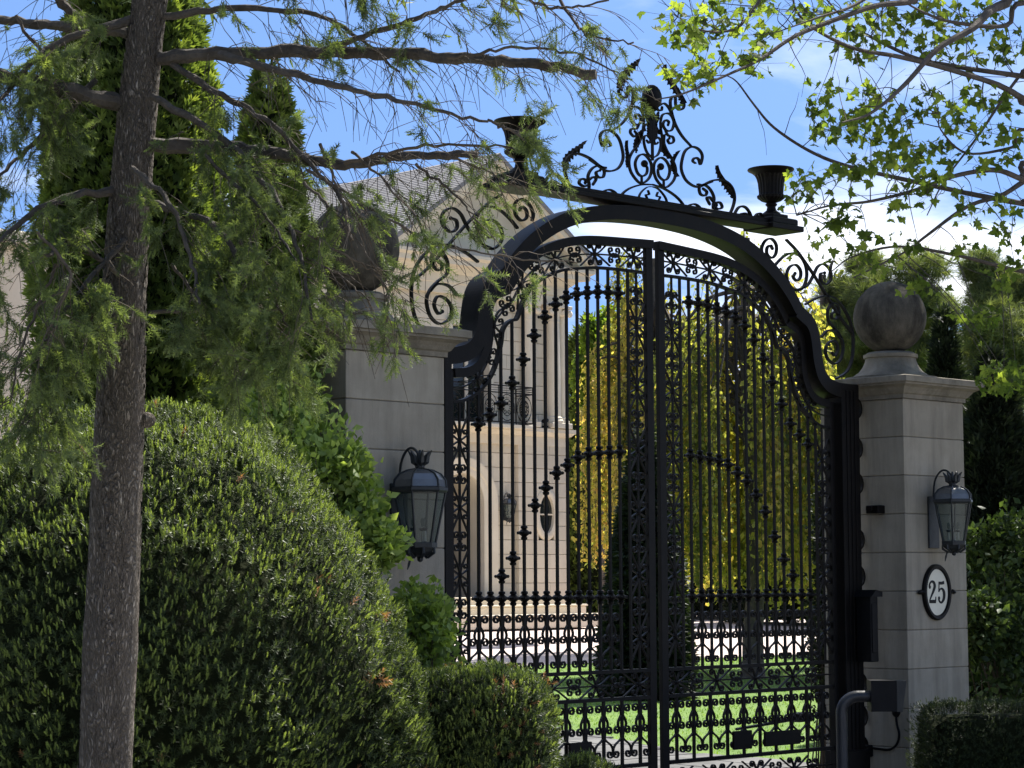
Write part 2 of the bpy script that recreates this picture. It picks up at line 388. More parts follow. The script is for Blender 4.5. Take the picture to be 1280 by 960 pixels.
# ================================================================== SETTING
def sheet(name, poly, mat, dz, nx=1):
    """a ground sheet over an XY polygon that follows the gentle rise behind the gate"""
    v = [(x, y, float(ground_z(y)) + dz) for x, y in poly]
    me = bpy.data.meshes.new(name); me.from_pydata(v, [], [tuple(range(len(v)))]); me.update()
    o = put(name, me, mat); o['kind'] = 'structure'; return o
g = MB()
ys = [-400, -60, -20, 1, 10, 20, 30, 45, 80, 160, 400, 900]
for i in range(len(ys) - 1):
    g.add([(-900, ys[i], float(ground_z(min(ys[i], 60))) - .012), (900, ys[i], float(ground_z(min(ys[i], 60))) - .012),
           (900, ys[i + 1], float(ground_z(min(ys[i + 1], 60))) - .012), (-900, ys[i + 1], float(ground_z(min(ys[i + 1], 60))) - .012)], [(0, 1, 2, 3)])
go = g.build('ground', M['soil']); go['kind'] = 'structure'
def strip(name, rows, mat, dz):
    """rows of (y, x0, x1): a sheet made of quads between the rows"""
    m = MB()
    for a, b in zip(rows[:-1], rows[1:]):
        m.add([(a[1], a[0], float(ground_z(a[0])) + dz), (a[2], a[0], float(ground_z(a[0])) + dz), (b[2], b[0], float(ground_z(b[0])) + dz), (b[1], b[0], float(ground_z(b[0])) + dz)], [(0, 1, 2, 3)])
    o = m.build(name, mat); o['kind'] = 'structure'; return o
strip('road', [(-40, -300, 300), (-16.5, -300, 300)], M['asphalt'], -.004)
strip('bounce_sidewalk', [(-10.5, -300, -3.5), (-5.4, -300, -3.2)], M['concrete'], .004); strip('bounce_sidewalk', [(-10.5, 3.5, 300), (-5.4, 3.2, 300)], M['concrete'], .004)  # unseen pale paving, added to bounce sunlight onto hedge and pillars
strip('bounce_apron', [(-16.38, -3.45, 3.45), (-5.4, -3.15, 3.15)], M['concrete'], .008)  # also out of view, added as a pale bounce surface before the gate
strip('gate_drive', [(-5.39, -3.1, 3.1), (-4, -2.7, 2.7), (.5, -2.69, 2.69), (1, -3.4, 4.2), (2, -4, 4.3), (3.2, -5, 4.1), (4.27, -7, 4.5), (6.24, -12, 5.2), (8, -20, 6.0)], M['flagstone'], 0)
sl_ = MB(); sr = np.random.default_rng(3); ysl = .62; ri = 0
drive = bpy.data.objects['gate_drive']
while ysl < 7.9:      # flagstones of the drive, as far as they can be told apart
    dd = .62; x = -3.0 + (.4 if ri % 2 else 0); lim = float(np.interp(ysl + dd / 2, [.5, 1, 2, 3.2, 4.27, 6.24, 8], [2.6, 4.15, 4.25, 4.05, 4.45, 5.15, 5.95]))
    while x < lim - .15:
        w_ = min(sr.choice([.6, .8, 1.0]), lim - x); za, zb_ = float(ground_z(ysl)), float(ground_z(ysl + dd)); h_ = .022 + sr.uniform(-.003, .003)
        mb_ = MB(); a_, b_, c_, d_ = x + .008, x + w_ - .008, ysl + .008, ysl + dd - .008
        mb_.add([(a_, c_, za), (b_, c_, za), (b_, d_, zb_), (a_, d_, zb_), (a_ + .006, c_ + .006, za + h_), (b_ - .006, c_ + .006, za + h_), (b_ - .006, d_ - .006, zb_ + h_), (a_ + .006, d_ - .006, zb_ + h_)], [(0, 1, 5, 4), (1, 2, 6, 5), (2, 3, 7, 6), (3, 0, 4, 7), (4, 5, 6, 7)])
        mb_.v = [(p[0] - x, p[1] - ysl, p[2]) for p in mb_.v]
        mb_.build('slab', M['flagstone'], drive, loc=(x, ysl, 0)); x += w_
    ysl += dd; ri += 1
strip('lawn', [(.9, 4.2, 60), (2, 4.3, 60), (3.2, 4.1, 60), (4.27, 4.5, 60), (6.24, 5.2, 60), (8, 6.0, 60), (8.01, -20, 60), (15.9, -30, 70)], M['lawn'], .006)
strip('forecourt', [(15.8, -60, 90), (24, -60, 90), (29, -60, 90), (34, 31, 90)], M['pink_drive'], .004)

# lawn blades, where the gate lets them be seen
n = 70000
gx = rng.uniform(-4, 26, n); gy = rng.uniform(1.1, 15.9, n)
keep = (gy > 8) | (gx > np.interp(gy, [0, 1, 2, 3.2, 4.27, 6.24, 8], [4.2, 4.2, 4.3, 4.1, 4.5, 5.2, 6.0]))
gx, gy = gx[keep], gy[keep]; n = len(gx)
gz = ground_z(gy); a = rng.uniform(0, 6.28, n); h = rng.uniform(.02, .05, n); w = rng.uniform(.006, .013, n)
lx, ly = rng.normal(0, .025, n), rng.normal(0, .025, n)
V = np.empty((n, 3, 3)); V[:, 0] = np.stack([gx - w * np.cos(a), gy - w * np.sin(a), gz - .005], 1)
V[:, 1] = np.stack([gx + w * np.cos(a), gy + w * np.sin(a), gz - .005], 1); V[:, 2] = np.stack([gx + lx, gy + ly, gz + h], 1)
gr = put('grass', np_mesh('grass', V.reshape(-1, 3), np.arange(3 * n).reshape(-1, 3), np.repeat(rng.random(n), 3)), M['grass'])
tag(gr, 'bright green mown grass on the lawn behind the gate', 'grass', kind='stuff')

# ================================================================== GATE PILLARS
G = 2.703; PW = 0.90; ZT = 3.371; CRS = 0.334
def pillar(cx, label):
    t = thing('gate_pillar', label, 'pillar', (cx, 0, 0), 'stone pillars of the gate')
    h = PW / 2
    zs = [ZT - CRS * k for k in range(0, 10)] + [ZT - CRS * 10]
    blk = MB().box(-h, h, -h, h, -CRS / 2 + .0025, CRS / 2 - .0025, .005).mesh('block')
    for k in range(11):
        put('block', blk, M['limestone'], t, (0, 0, ZT - CRS * (k + .5)))
    MB().box(-h + .012, h - .012, -h + .012, h - .012, 0, ZT - .002).build('joint', M['darkjoint'], t)
    c = MB(); prof = [(0.0, 0), (.018, 0), (.018, .035), (.035, .045), (.05, .07), (.07, .095), (.10, .11), (.118, .115), (.118, .13), (.14, .135), (.14, .185), (.10, .195)]
    R = []
    for o, z in prof:
        e = h + o; R.append([(-e, -e, ZT + z), (e, -e, ZT + z), (e, e, ZT + z), (-e, e, ZT + z)])
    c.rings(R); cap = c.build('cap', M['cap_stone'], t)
    b = MB(); z0 = ZT + .194
    b.lathe([(.41, 0), (.41, .032), (.36, .036), (.335, .05), (.285, .085), (.25, .13), (.228, .18), (.225, .205), (.24, .21), (.243, .24), (.225, .246), (.20, .262)], (0, 0, z0), 40)
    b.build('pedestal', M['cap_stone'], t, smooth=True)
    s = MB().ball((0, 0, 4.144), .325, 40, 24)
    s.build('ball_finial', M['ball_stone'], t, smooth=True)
    return t
pillar(-G - PW / 2, 'grey stone gate pillar topped by ball, half hidden by the spruce boughs')
pillar(G + PW / 2, 'grey stone gate pillar topped by ball, carrying the number plaque 25')

# ================================================================== GATE LEAVES
IR = M['iron']
def gate_inner(x):
    """height of the rail that carries the bar tops, by distance from the gate's middle"""
    X = [.1, .35, .67, .90, 1.07, 1.25, 1.38, 1.47, 1.53, 1.56, 1.65, 1.70, 1.71, 1.76, 1.83, 1.95, 2.09, 2.19]
    Z = [4.25, 4.25, 4.24, 4.21, 4.18, 4.11, 4.03, 3.92, 3.80, 3.76, 3.73, 3.66, 3.57, 3.43, 3.31, 3.20, 3.13, 3.12]
    return float(np.interp(x, X, Z))
INNER = [(.12, 4.25), (.35, 4.25), (.67, 4.24), (.90, 4.21), (1.07, 4.18), (1.25, 4.11), (1.38, 4.03), (1.47, 3.92), (1.53, 3.80)]
INNER2 = [(1.53, 3.80), (1.555, 3.765), (1.60, 3.755), (1.66, 3.72), (1.70, 3.66), (1.715, 3.57), (1.76, 3.43), (1.83, 3.31), (1.95, 3.20), (2.09, 3.13), (2.21, 3.11)]
OUT1 = [(.034, 4.485), (.35, 4.47), (.71, 4.45), (.94, 4.42), (1.16, 4.36), (1.36, 4.27), (1.52, 4.15), (1.66, 3.985)]
OUT2 = [(1.645, 3.985), (1.72, 3.955), (1.80, 3.92), (1.85, 3.84), (1.865, 3.72), (1.87, 3.60), (1.90, 3.49), (1.97, 3.39), (2.08, 3.335), (2.21, 3.32)]

# small ironwork shared by all panels (built about the origin, long axis upright)
q = MB()
for sx in (1, -1):
    for sz in (1, -1):
        curl(q, [(0, sz * .006), (sx * .008, sz * .012)], (sx * .040, sz * .042), .036, math.atan2(-sz * .8, -sx * .6), 1.2, -sx * sz, .0085, .02, n=16)
q.ball((0, 0, 0), .014, 8, 5)
QUATRE = q.mesh('rosette_scroll')
q = MB()
for sx in (1, -1):
    for sz in (1, -1):
        q.flat(cat_rom([(0, 0), (sx * .018, sz * .06), (sx * .05, sz * .115), (sx * .092, sz * .185)], 3), .0085, .018)
        curl(q, [(0, 0), (sx * .03, sz * .012), (sx * .060, sz * .028)], (sx * .062, sz * .060), .030, -sz * math.pi / 2, 1.15, sx * sz, .0085, .02, n=15)
q.ball((0, 0, 0), .020, 8, 6, (1, 1, 1.6))
CROSS = q.mesh('cross_scroll')
c = MB().lathe([(.014, -.055), (.024, -.05), (.026, -.035), (.018, -.028), (.03, -.018), (.047, -.006), (.047, .006), (.03, .018), (.018, .028), (.027, .035), (.025, .05), (.014, .055)], n=10)
for j in range(4):
    a = math.pi / 4 + j * math.pi / 2
    c.ball((.045 * math.cos(a), .045 * math.sin(a), 0), .013, 6, 4)
COLLAR = c.mesh('collar', True)
# lyre scroll that wraps a picket: top at 0, hangs down .42
q = MB()
for sx in (1, -1):
    curl(q, [(sx * .010, -.085), (sx * .014, -.045), (sx * .026, -.012)], (sx * .058, -.030), .034, math.pi / 2 + sx * .6, 1.1, -sx, .009, .022)
    q.flat(cat_rom([(sx * .008, -.075), (sx * .034, -.11), (sx * .046, -.145), (sx * .034, -.18), (sx * .008, -.215)], 3), .009, .022)
    curl(q, [(sx * .010, -.25), (sx * .014, -.215), (sx * .026, -.180)], (sx * .060, -.196), .034, math.pi / 2 + sx * .6, 1.1, -sx, .009, .022)
    curl(q, [(sx * .006, -.25), (sx * .035, -.275), (sx * .075, -.30), (sx * .098, -.33)], (sx * .066, -.372), .036, .25 if sx > 0 else math.pi - .25, 1.15, -sx, .009, .02)
LYRE = q.mesh('lyre_scroll')

def bar_mesh(z0, z1, hw=.0095):
    return MB().box(-hw, hw, -hw, hw, z0, z1).mesh('bar')
def gate_leaf(s, label):
    t = thing('gate_leaf', label, 'gate', (s * 1.13, 0, 0), 'leaves of the iron gate')
    ox = -s * 1.13
    X = lambda x: s * x + ox
    mir = lambda pts: [(X(a), b) for a, b in pts]
    # frame
    def bx(x0, x1, *r, b=0): 
        a, c_ = sorted((X(x0), X(x1))); return MB().box(a, c_, *r, b)
    bx(.032, .110, -.019, .019, .06, 4.50, b=.004).build('meeting_stile', IR, t)
    bx(2.222, 2.275, -.032, .032, .06, 3.34, b=.006).build('hinge_stile', IR, t)
    MB().flat(np.array(mir(cat_rom(OUT1, 5))), .068, .075).build('top_rail', IR, t)
    MB().flat(np.array(mir(cat_rom(OUT2, 5))), .068, .075).build('top_rail', IR, t)
    MB().flat(np.array(mir(np.vstack([cat_rom(INNER, 4), cat_rom(INNER2, 4)[1:]]))), .022, .04).build('inner_rail', IR, t)
    for z, hh in ((1.103, .014), (.892, .014), (.372, .015), (.095, .03)):
        bx(.112, 2.205, -.02, .02, z - hh, z + hh).build('rail', IR, t)
    # main bars
    xs = [.42 + .1175 * k for k in range(14)]
    up = {1.96: 2.95, 1.85: 3.02, 1.73: 3.10, 1.61: 3.26, 1.50: 3.43, 1.38: 3.63, 1.26: 3.79, 1.15: 3.90, 1.03: 3.97, .92: 4.01, .80: 4.03, .68: 4.05, .56: 4.055, .45: 4.06}
    lo = {1.71: 1.84, 1.59: 1.98, 1.48: 2.16, 1.37: 2.36, 1.24: 2.51, 1.13: 2.62, 1.00: 2.69, .89: 2.75, .78: 2.78, .68: 2.79, .42: 2.81}
    ux = sorted(up); lx_ = sorted(lo)
    for k, x in enumerate(xs):
        b = put('bar', bar_mesh(1.10, gate_inner(x)), IR, t, (X(x), 0, 0))
        put('collar', COLLAR, IR, b, (0, 0, float(np.interp(x, ux, [up[v] for v in ux]))))
        put('collar', COLLAR, IR, b, (0, 0, 1.677))
        if x < 1.75: put('collar', COLLAR, IR, b, (0, 0, float(np.interp(x, lx_, [lo[v] for v in lx_]))))
        if k % 2 == 1: put('lyre_scroll', LYRE, IR, b, (0, 0, 1.55))
    # side panels of rosettes and crosses
    for x0, x1, ztop in ((.31, .31, gate_inner(.31)), (2.05, 2.05, gate_inner(2.05))):
        put('panel_bar', bar_mesh(1.10, ztop), IR, t, (X(x0), 0, 0))
    for xc, ztop in ((.21, 4.24), (2.137, 3.12)):
        put('panel_bar', bar_mesh(1.10, ztop, .0075), IR, t, (X(xc), 0, 0))
        z = 1.36; k = 0
        while z < ztop - .1:
            put('cross_scroll' if k % 2 == 0 else 'rosette_scroll', CROSS if k % 2 == 0 else QUATRE, IR, t, (X(xc), .0, z), scale=(.92 if xc > 1 else 1.05, 1, 1))
            z += .245; k += 1
    # lower bands, motifs lying on their side
    for zc in (.9975, .235):
        bx(.112, 2.205, -.006, .006, zc - .006, zc + .006).build('band_rail', IR, t)
        x = .22; k = 0
        while x < 2.15:
            put('cross_scroll' if k % 2 == 0 else 'rosette_scroll', CROSS if k % 2 == 0 else QUATRE, IR, t, (X(x), 0, zc), rot=(0, math.pi / 2, 0), scale=(1.0, 1, 1))
            x += .245; k += 1
    # pickets under the band
    pk = bar_mesh(.372, .892, .0105)
    for k in range(10):
        x = .215 + .207 * k
        o = put('picket', pk, IR, t, (X(x), 0, 0)); put('lyre_scroll', LYRE, IR, o, (0, 0, .845))
    # band under the arch
    A = cat_rom(OUT1, 12); B = cat_rom(INNER, 12)
    def midline(u):
        a = A[min(int(u * (len(A) - 1)), len(A) - 1)]; b = B[min(int(u * (len(B) - 1)), len(B) - 1)]
        return (a + b) / 2
    ml = np.array([midline(u) for u in np.linspace(0, 1, 80)])
    A2 = cat_rom(OUT2, 12); B2 = cat_rom(INNER2[2:], 12)
    ml2 = np.array([(A2[int(u * (len(A2) - 1))] + B2[int(u * (len(B2) - 1))]) / 2 for u in np.linspace(0, 1, 60)])
    path = np.vstack([ml, ml2[1:]])
    MB().flat(np.array(mir(path)), .011, .02).build('band_rail', IR, t)
    ds = np.r_[0, np.cumsum(np.linalg.norm(np.diff(path, axis=0), axis=1))]
    d = .16; k = 0
    while d < ds[-1] - .1:
        p = [np.interp(d, ds, path[:, i]) for i in (0, 1)]
        p2 = [np.interp(d + .03, ds, path[:, i]) for i in (0, 1)]; p1 = [np.interp(d - .03, ds, path[:, i]) for i in (0, 1)]
        tx, tz = s * (p2[0] - p1[0]), p2[1] - p1[1]
        ang = math.atan2(tx, tz)
        put('cross_scroll' if k % 2 == 0 else 'rosette_scroll', CROSS if k % 2 == 0 else QUATRE, IR, t, (X(p[0]), 0, p[1]), rot=(0, ang, 0), scale=(.98, 1, .9))
        d += .225; k += 1
    return t
left_leaf = gate_leaf(-1, 'black wrought iron gate leaf beside the spruce, house visible behind its bars')
right_leaf = gate_leaf(1, 'black wrought iron gate leaf next to the pillar with the plaque')
# lock and operator plates bolted on the leaves
def plate(leaf, s, x0, x1, z0, z1):
    a, b = sorted((x0 - s * 1.13, x1 - s * 1.13))
    MB().box(a, b, -.05, -.026, z0, z1, .004).build('plate', IR, leaf)
plate(left_leaf, -1, -1.05, -.81, .43, .585); plate(right_leaf, 1, .86, 1.09, .43, .58); plate(right_leaf, 1, 1.26, 1.72, .435, .555)
op = MB(); op.tube([(-.1, .07, .585), (.3, .12, .60), (.75, .2, .62), (1.08, .26, .63)], [.012, .014, .02, .022], 8)
op.box(.86, 1.06, .18, .29, .59, .67, .01)
op.build('opener_arm', M['pipe'], right_leaf)

# ================================================================== OVERTHROW ABOVE THE GATE
arch = thing('gate_arch', 'black iron arch with scrolled crest spanning the two stone pillars', 'gate arch', (0, 0, 0))
AP1 = [(0, 4.707), (.35, 4.697), (.65, 4.667), (.95, 4.605), (1.2, 4.512), (1.44, 4.372), (1.62, 4.220), (1.735, 4.088)]
AP2 = [(1.72, 4.085), (1.80, 4.045), (1.88, 4.00), (1.935, 3.92), (1.965, 3.80), (1.985, 3.68), (2.03, 3.56), (2.12, 3.48), (2.24, 3.445), (2.34, 3.435)]
full = [(-x, z) for x, z in AP1[::-1]][:-1] + AP1
MB().flat(cat_rom(full, 6), .115, .20).build('arch_beam', IR, arch)
for s in (-1, 1):
    MB().flat(cat_rom([(s * x, z) for x, z in AP2], 6), .122, .196).build('arch_shoulder', IR, arch)
    pb = MB(); a, b = sorted((s * 2.30, s * 2.545))
    pb.box(a, b, -.10, .10, 0, 3.50, .008)
    a2, b2 = sorted((s * 2.27, s * 2.575)); pb.box(a2, b2, -.13, .13, 0, .35, .01)
    for k in (-.055, .0, .055): pb.box(s * 2.4225 + k - .012, s * 2.4225 + k + .012, -.108, -.0995, .36, 3.44, .003)
    pb.build('post', IR, arch)
    for z in (.36, .62, .90, 1.83, 2.15, 2.64, 2.95, 3.30):
        r = MB(); cx = s * 2.545
        r.flat([(cx + s * (.075 + .075 * math.cos(a_)), z + .085 * math.sin(a_)) for a_ in np.linspace(math.pi * 1.02, -math.pi * 1.02, 17)], .014, .035)
        r.build('ring', IR, arch)
tb = MB(); tb.box(-1.70, 1.70, -.12, .12, 4.762, 4.80, .006); tb.box(-1.66, 1.66, -.09, .09, 4.80, 4.838, .006)
tb.build('top_beam', IR, arch)
for s in (-1, 1):
    e = MB(); e.box(s * 1.53 - .21, s * 1.53 + .21, -.16, .16, 4.752, 4.80, .006); e.box(s * 1.53 - .17, s * 1.53 + .17, -.13, .13, 4.80, 4.86, .01)
    e.build('beam_end', IR, arch)

def T(pts, sc, ox, oy, Y=0.0):
    return [(float(a[0]), float(a[2])) for a in (onY(x / sc + ox, y / sc + oy, Y) for x, y in pts)]
def scroll_pair(pts, t=.02, w=.03, side='R', bead=0, both=True, n=5, name='scroll', taper=False):
    """one scroll measured on one side of the crest, and its mirror image"""
    for s in ((1, -1) if both else (1,)):
        P = cat_rom([(s * x, z) for x, z in pts], n)
        tt = np.interp(np.linspace(0, 1, len(P)), [0, .12, .88, 1], [t * .6, t, t, t * .7]) if taper else t
        m = MB().flat(P, tt, w)
        if bead: m.ball((P[-1][0], 0, P[-1][1]), bead, 8, 6)
        m.build(name, IR, arch)
S2 = (4.571, 940, 270)
for pts, bead in (
    ([(195, 135), (260, 205), (350, 333), (430, 462), (510, 590), (572, 668)], 0),
    ([(60, 225), (55, 185), (75, 142), (110, 130), (138, 165), (136, 215), (112, 240), (86, 218), (86, 182), (105, 168), (116, 186)], .018),
    ([(128, 285), (170, 240), (220, 213), (270, 225), (305, 280), (312, 350), (290, 410), (250, 426), (212, 392), (197, 340), (214, 292), (250, 279), (276, 310), (276, 350), (256, 370), (236, 350), (246, 328)], .018),
    ([(240, 424), (310, 402), (350, 340), (375, 290), (410, 275), (445, 308), (450, 360), (420, 392), (392, 368), (392, 330), (415, 325)], .018),
    ([(305, 505), (360, 472), (420, 458), (480, 478), (530, 540), (565, 620), (578, 720), (570, 820), (540, 890), (480, 930)], 0),
    ([(470, 548), (455, 560), (458, 584), (480, 588), (497, 552), (485, 510), (455, 500), (433, 540), (437, 600), (470, 640), (505, 692), (520, 750), (506, 818), (470, 846), (430, 812), (420, 760), (440, 722), (475, 716), (490, 760), (475, 798), (458, 784)], .018),
    ([(395, 692), (430, 655), (476, 658), (506, 700)], 0)):
    scroll_pair(T(pts, *S2), .015, .028, bead=bead * .85)
S1 = (4.8, 740, 70)
R_ = lambda pts: T(pts, *S1)
for pts, t, bead in (
    ([(598, 545), (540, 480), (500, 410), (476, 330), (470, 270), (484, 243), (500, 250), (502, 292), (520, 322), (546, 314), (552, 288), (534, 280)], .020, .014),          # tall side stem
    ([(622, 645), (604, 630), (616, 612), (638, 618), (650, 650), (662, 600), (640, 560), (600, 545), (560, 568), (541, 620), (536, 680), (560, 740), (600, 775), (640, 786), (680, 770), (722, 755)], .020, 0),   # side C
    ([(402, 300), (430, 284), (456, 305), (480, 350)], .016, 0), ([(384, 300), (396, 324), (416, 326), (420, 308)], .016, .014),
    ([(410, 398), (424, 352), (466, 348), (491, 395), (478, 444), (446, 447), (426, 412), (440, 385), (460, 395), (456, 414)], .017, .014),
    ([(440, 446), (456, 476), (484, 486), (490, 512), (468, 526), (454, 506), (464, 494)], .017, .014),
    ([(410, 398), (414, 450), (430, 520), (450, 570), (482, 622), (502, 680), (492, 742), (450, 786), (420, 780), (386, 740), (371, 690), (376, 640), (410, 610), (445, 630), (466, 680), (456, 730), (430, 745), (402, 720), (396, 684), (412, 664)], .018, .036),
    ([(366, 612), (396, 590), (412, 540), (408, 500), (385, 487), (372, 508), (381, 530), (395, 520)], .014, .012),
    ([(358, 770), (430, 795), (500, 840), (545, 890), (550, 925), (530, 938), (514, 920), (524, 904)], .018, .016),
    ([(560, 925), (585, 895), (620, 890), (650, 915), (640, 950), (618, 945), (622, 928)], .018, .014),
    ([(366, 785), (400, 800), (440, 850), (452, 900), (440, 925), (425, 912)], .009, .008),
    ([(395, 815), (388, 840), (408, 846), (400, 866)], .009, .008)):
    scroll_pair(R_(pts), t * .74, .024, bead=bead * .85, taper=True)
S0 = (4, 640, 60)
Lf = lambda pts: [(-x, z) for x, z in T(pts, *S0)]
for pts, t, bead in (
    ([(300, 715), (272, 650), (262, 592), (280, 545), (325, 528), (385, 550), (440, 592), (470, 600)], .020, 0),
    ([(375, 732), (386, 690), (380, 640), (400, 603), (432, 590), (460, 612), (455, 645), (430, 645), (420, 622), (440, 612)], .018, .014),
    ([(388, 680), (362, 692), (336, 676), (345, 655), (368, 660), (366, 676)], .018, .014), ([(385, 660), (405, 645), (420, 655), (405, 682)], .018, .014),
    ([(165, 705), (170, 660), (200, 630), (240, 645), (275, 710)], .020, 0), ([(200, 712), (184, 690), (195, 665), (222, 672), (238, 690)], .018, .014),
    ([(90, 690), (100, 640), (130, 645), (162, 700)], .018, 0), ([(100, 668), (116, 690), (104, 700), (90, 680)], .016, .012)):
    scroll_pair(Lf(pts), t * .78, .026, bead=bead * .85)
# acanthus leaves, cut with a toothed edge and gently bent out of the plane
def leaf_plate(spine, wid, teeth, name='iron_leaf', curve=.05, mirror=True):
    P = cat_rom(spine, 6); m = len(P)
    Tn = np.gradient(P, axis=0); Tn /= np.linalg.norm(Tn, axis=1)[:, None]; N = np.stack([-Tn[:, 1], Tn[:, 0]], 1)
    for s in ((1, -1) if mirror else (1,)):
        mb = MB(); R = []
        for i in range(m):
            u = i / (m - 1)
            w = wid * (math.sin(math.pi * min(1, .15 + .85 * u)) ** .7 + .05) * (1 + teeth * (.35 if (i % 3 == 1) else -.25))
            y = curve * math.sin(math.pi * u) * .6
            a, b_ = P[i] + N[i] * w, P[i] - N[i] * w * .45
            R.append([(s * a[0], y - .006, a[1]), (s * P[i][0], y - .028, P[i][1]), (s * b_[0], y - .006, b_[1]), (s * b_[0], y + .006, b_[1]), (s * P[i][0], y - .012, P[i][1]), (s * a[0], y + .006, a[1])])
        mb.rings(R).build(name, IR, arch)
leaf_plate(R_([(556, 284), (540, 235), (512, 180), (478, 125), (448, 85), (432, 52)]), .045, 1)
leaf_plate([(-x, z) for x, z in T([(272, 610), (266, 580), (284, 545), (315, 515), (345, 490), (366, 464)], *S0)], .04, 1)
leaf_plate(R_([(512, 725), (505, 690), (498, 640), (508, 600), (518, 568)]), .022, 1)
leaf_plate(R_([(470, 612), (452, 570), (440, 520), (428, 470)]), .034, 1)
leaf_plate(T([(985, 770), (1010, 700)], *S0) if False else R_([(410, 470), (398, 430), (380, 410)]), .016, 1)
# crown finial and central spray
fb = MB(); cz = T([(350, 252)], *S1)[0]
fb.ball((0, 0, cz[1] + .005), .095, 18, 10, (.95, .8, 1.12)); fb.lathe([(.016, -.18), (.034, -.14), (.02, -.11), (.045, -.095)], (0, 0, cz[1]), 10)
fb.build('crown_finial', IR, arch, smooth=True)
zb = T([(362, 612)], *S1)[0][1]; ztp = cz[1] - .14
sp = MB(); sp.flat([(0, zb - .02), (0, (zb + ztp) / 2), (0, ztp)], .016, .022)
for k in range(8):
    z = zb + .16 + (ztp - zb - .2) * k / 7
    for s in (-1, 1):
        sp.flat(cat_rom([(0, z - .03), (s * .03, z), (s * (.055 + .03 * (k > 4)), z + (.05 if k > 4 else .012))], 3), [.016] * 7, .02) if False else sp.flat(cat_rom([(0, z - .03), (s * .03, z), (s * (.05 + .025 * (k > 4)), z + (.07 if k > 4 else .012))], 3), .015, .02)
        sp.ball((s * (.05 + .025 * (k > 4)), 0, z + (.07 if k > 4 else .012)), .013, 6, 4)
sp.build('leafy_spine', IR, arch)
for s in (-1, 1):
    st = MB(); a = T([(430, 745)], *S1)[0]; st.flat([(s * a[0], a[1] - .06), (s * a[0], a[1])], .012, .02); st.build('tie', IR, arch)

# ================================================================== URNS on the beam
def urn(x, label):
    t = thing('urn', label, 'urn', (x, 0, 4.862), 'black urns on the gate arch')
    MB().box(-.10, .10, -.10, .10, 0, .03, .004).build('foot', IR, t)
    MB().lathe([(.085, .03), (.075, .045), (.042, .07), (.036, .10), (.05, .115), (.05, .125), (.036, .135)], n=20).build('stem', IR, t, smooth=True)
    b = MB().lathe([(.036, .133), (.085, .15), (.118, .175), (.122, .195), (.108, .20), (.104, .215), (.107, .25), (.112, .30), (.122, .34), (.14, .375)], n=44, flute=-.05, nf=1).build('bowl', IR, t)
    MB().lathe([(.138, .372), (.165, .395), (.195, .41), (.20, .418), (.196, .426), (.17, .42), (.14, .40), (.10, .30), (.05, .28)], n=36).build('rim', IR, b, smooth=True)
    return t
urn(-1.5, 'black fluted iron urn on the arch beam, half hidden by spruce needles')
urn(1.5, 'black fluted iron urn on the arch beam, in clear view against sky')
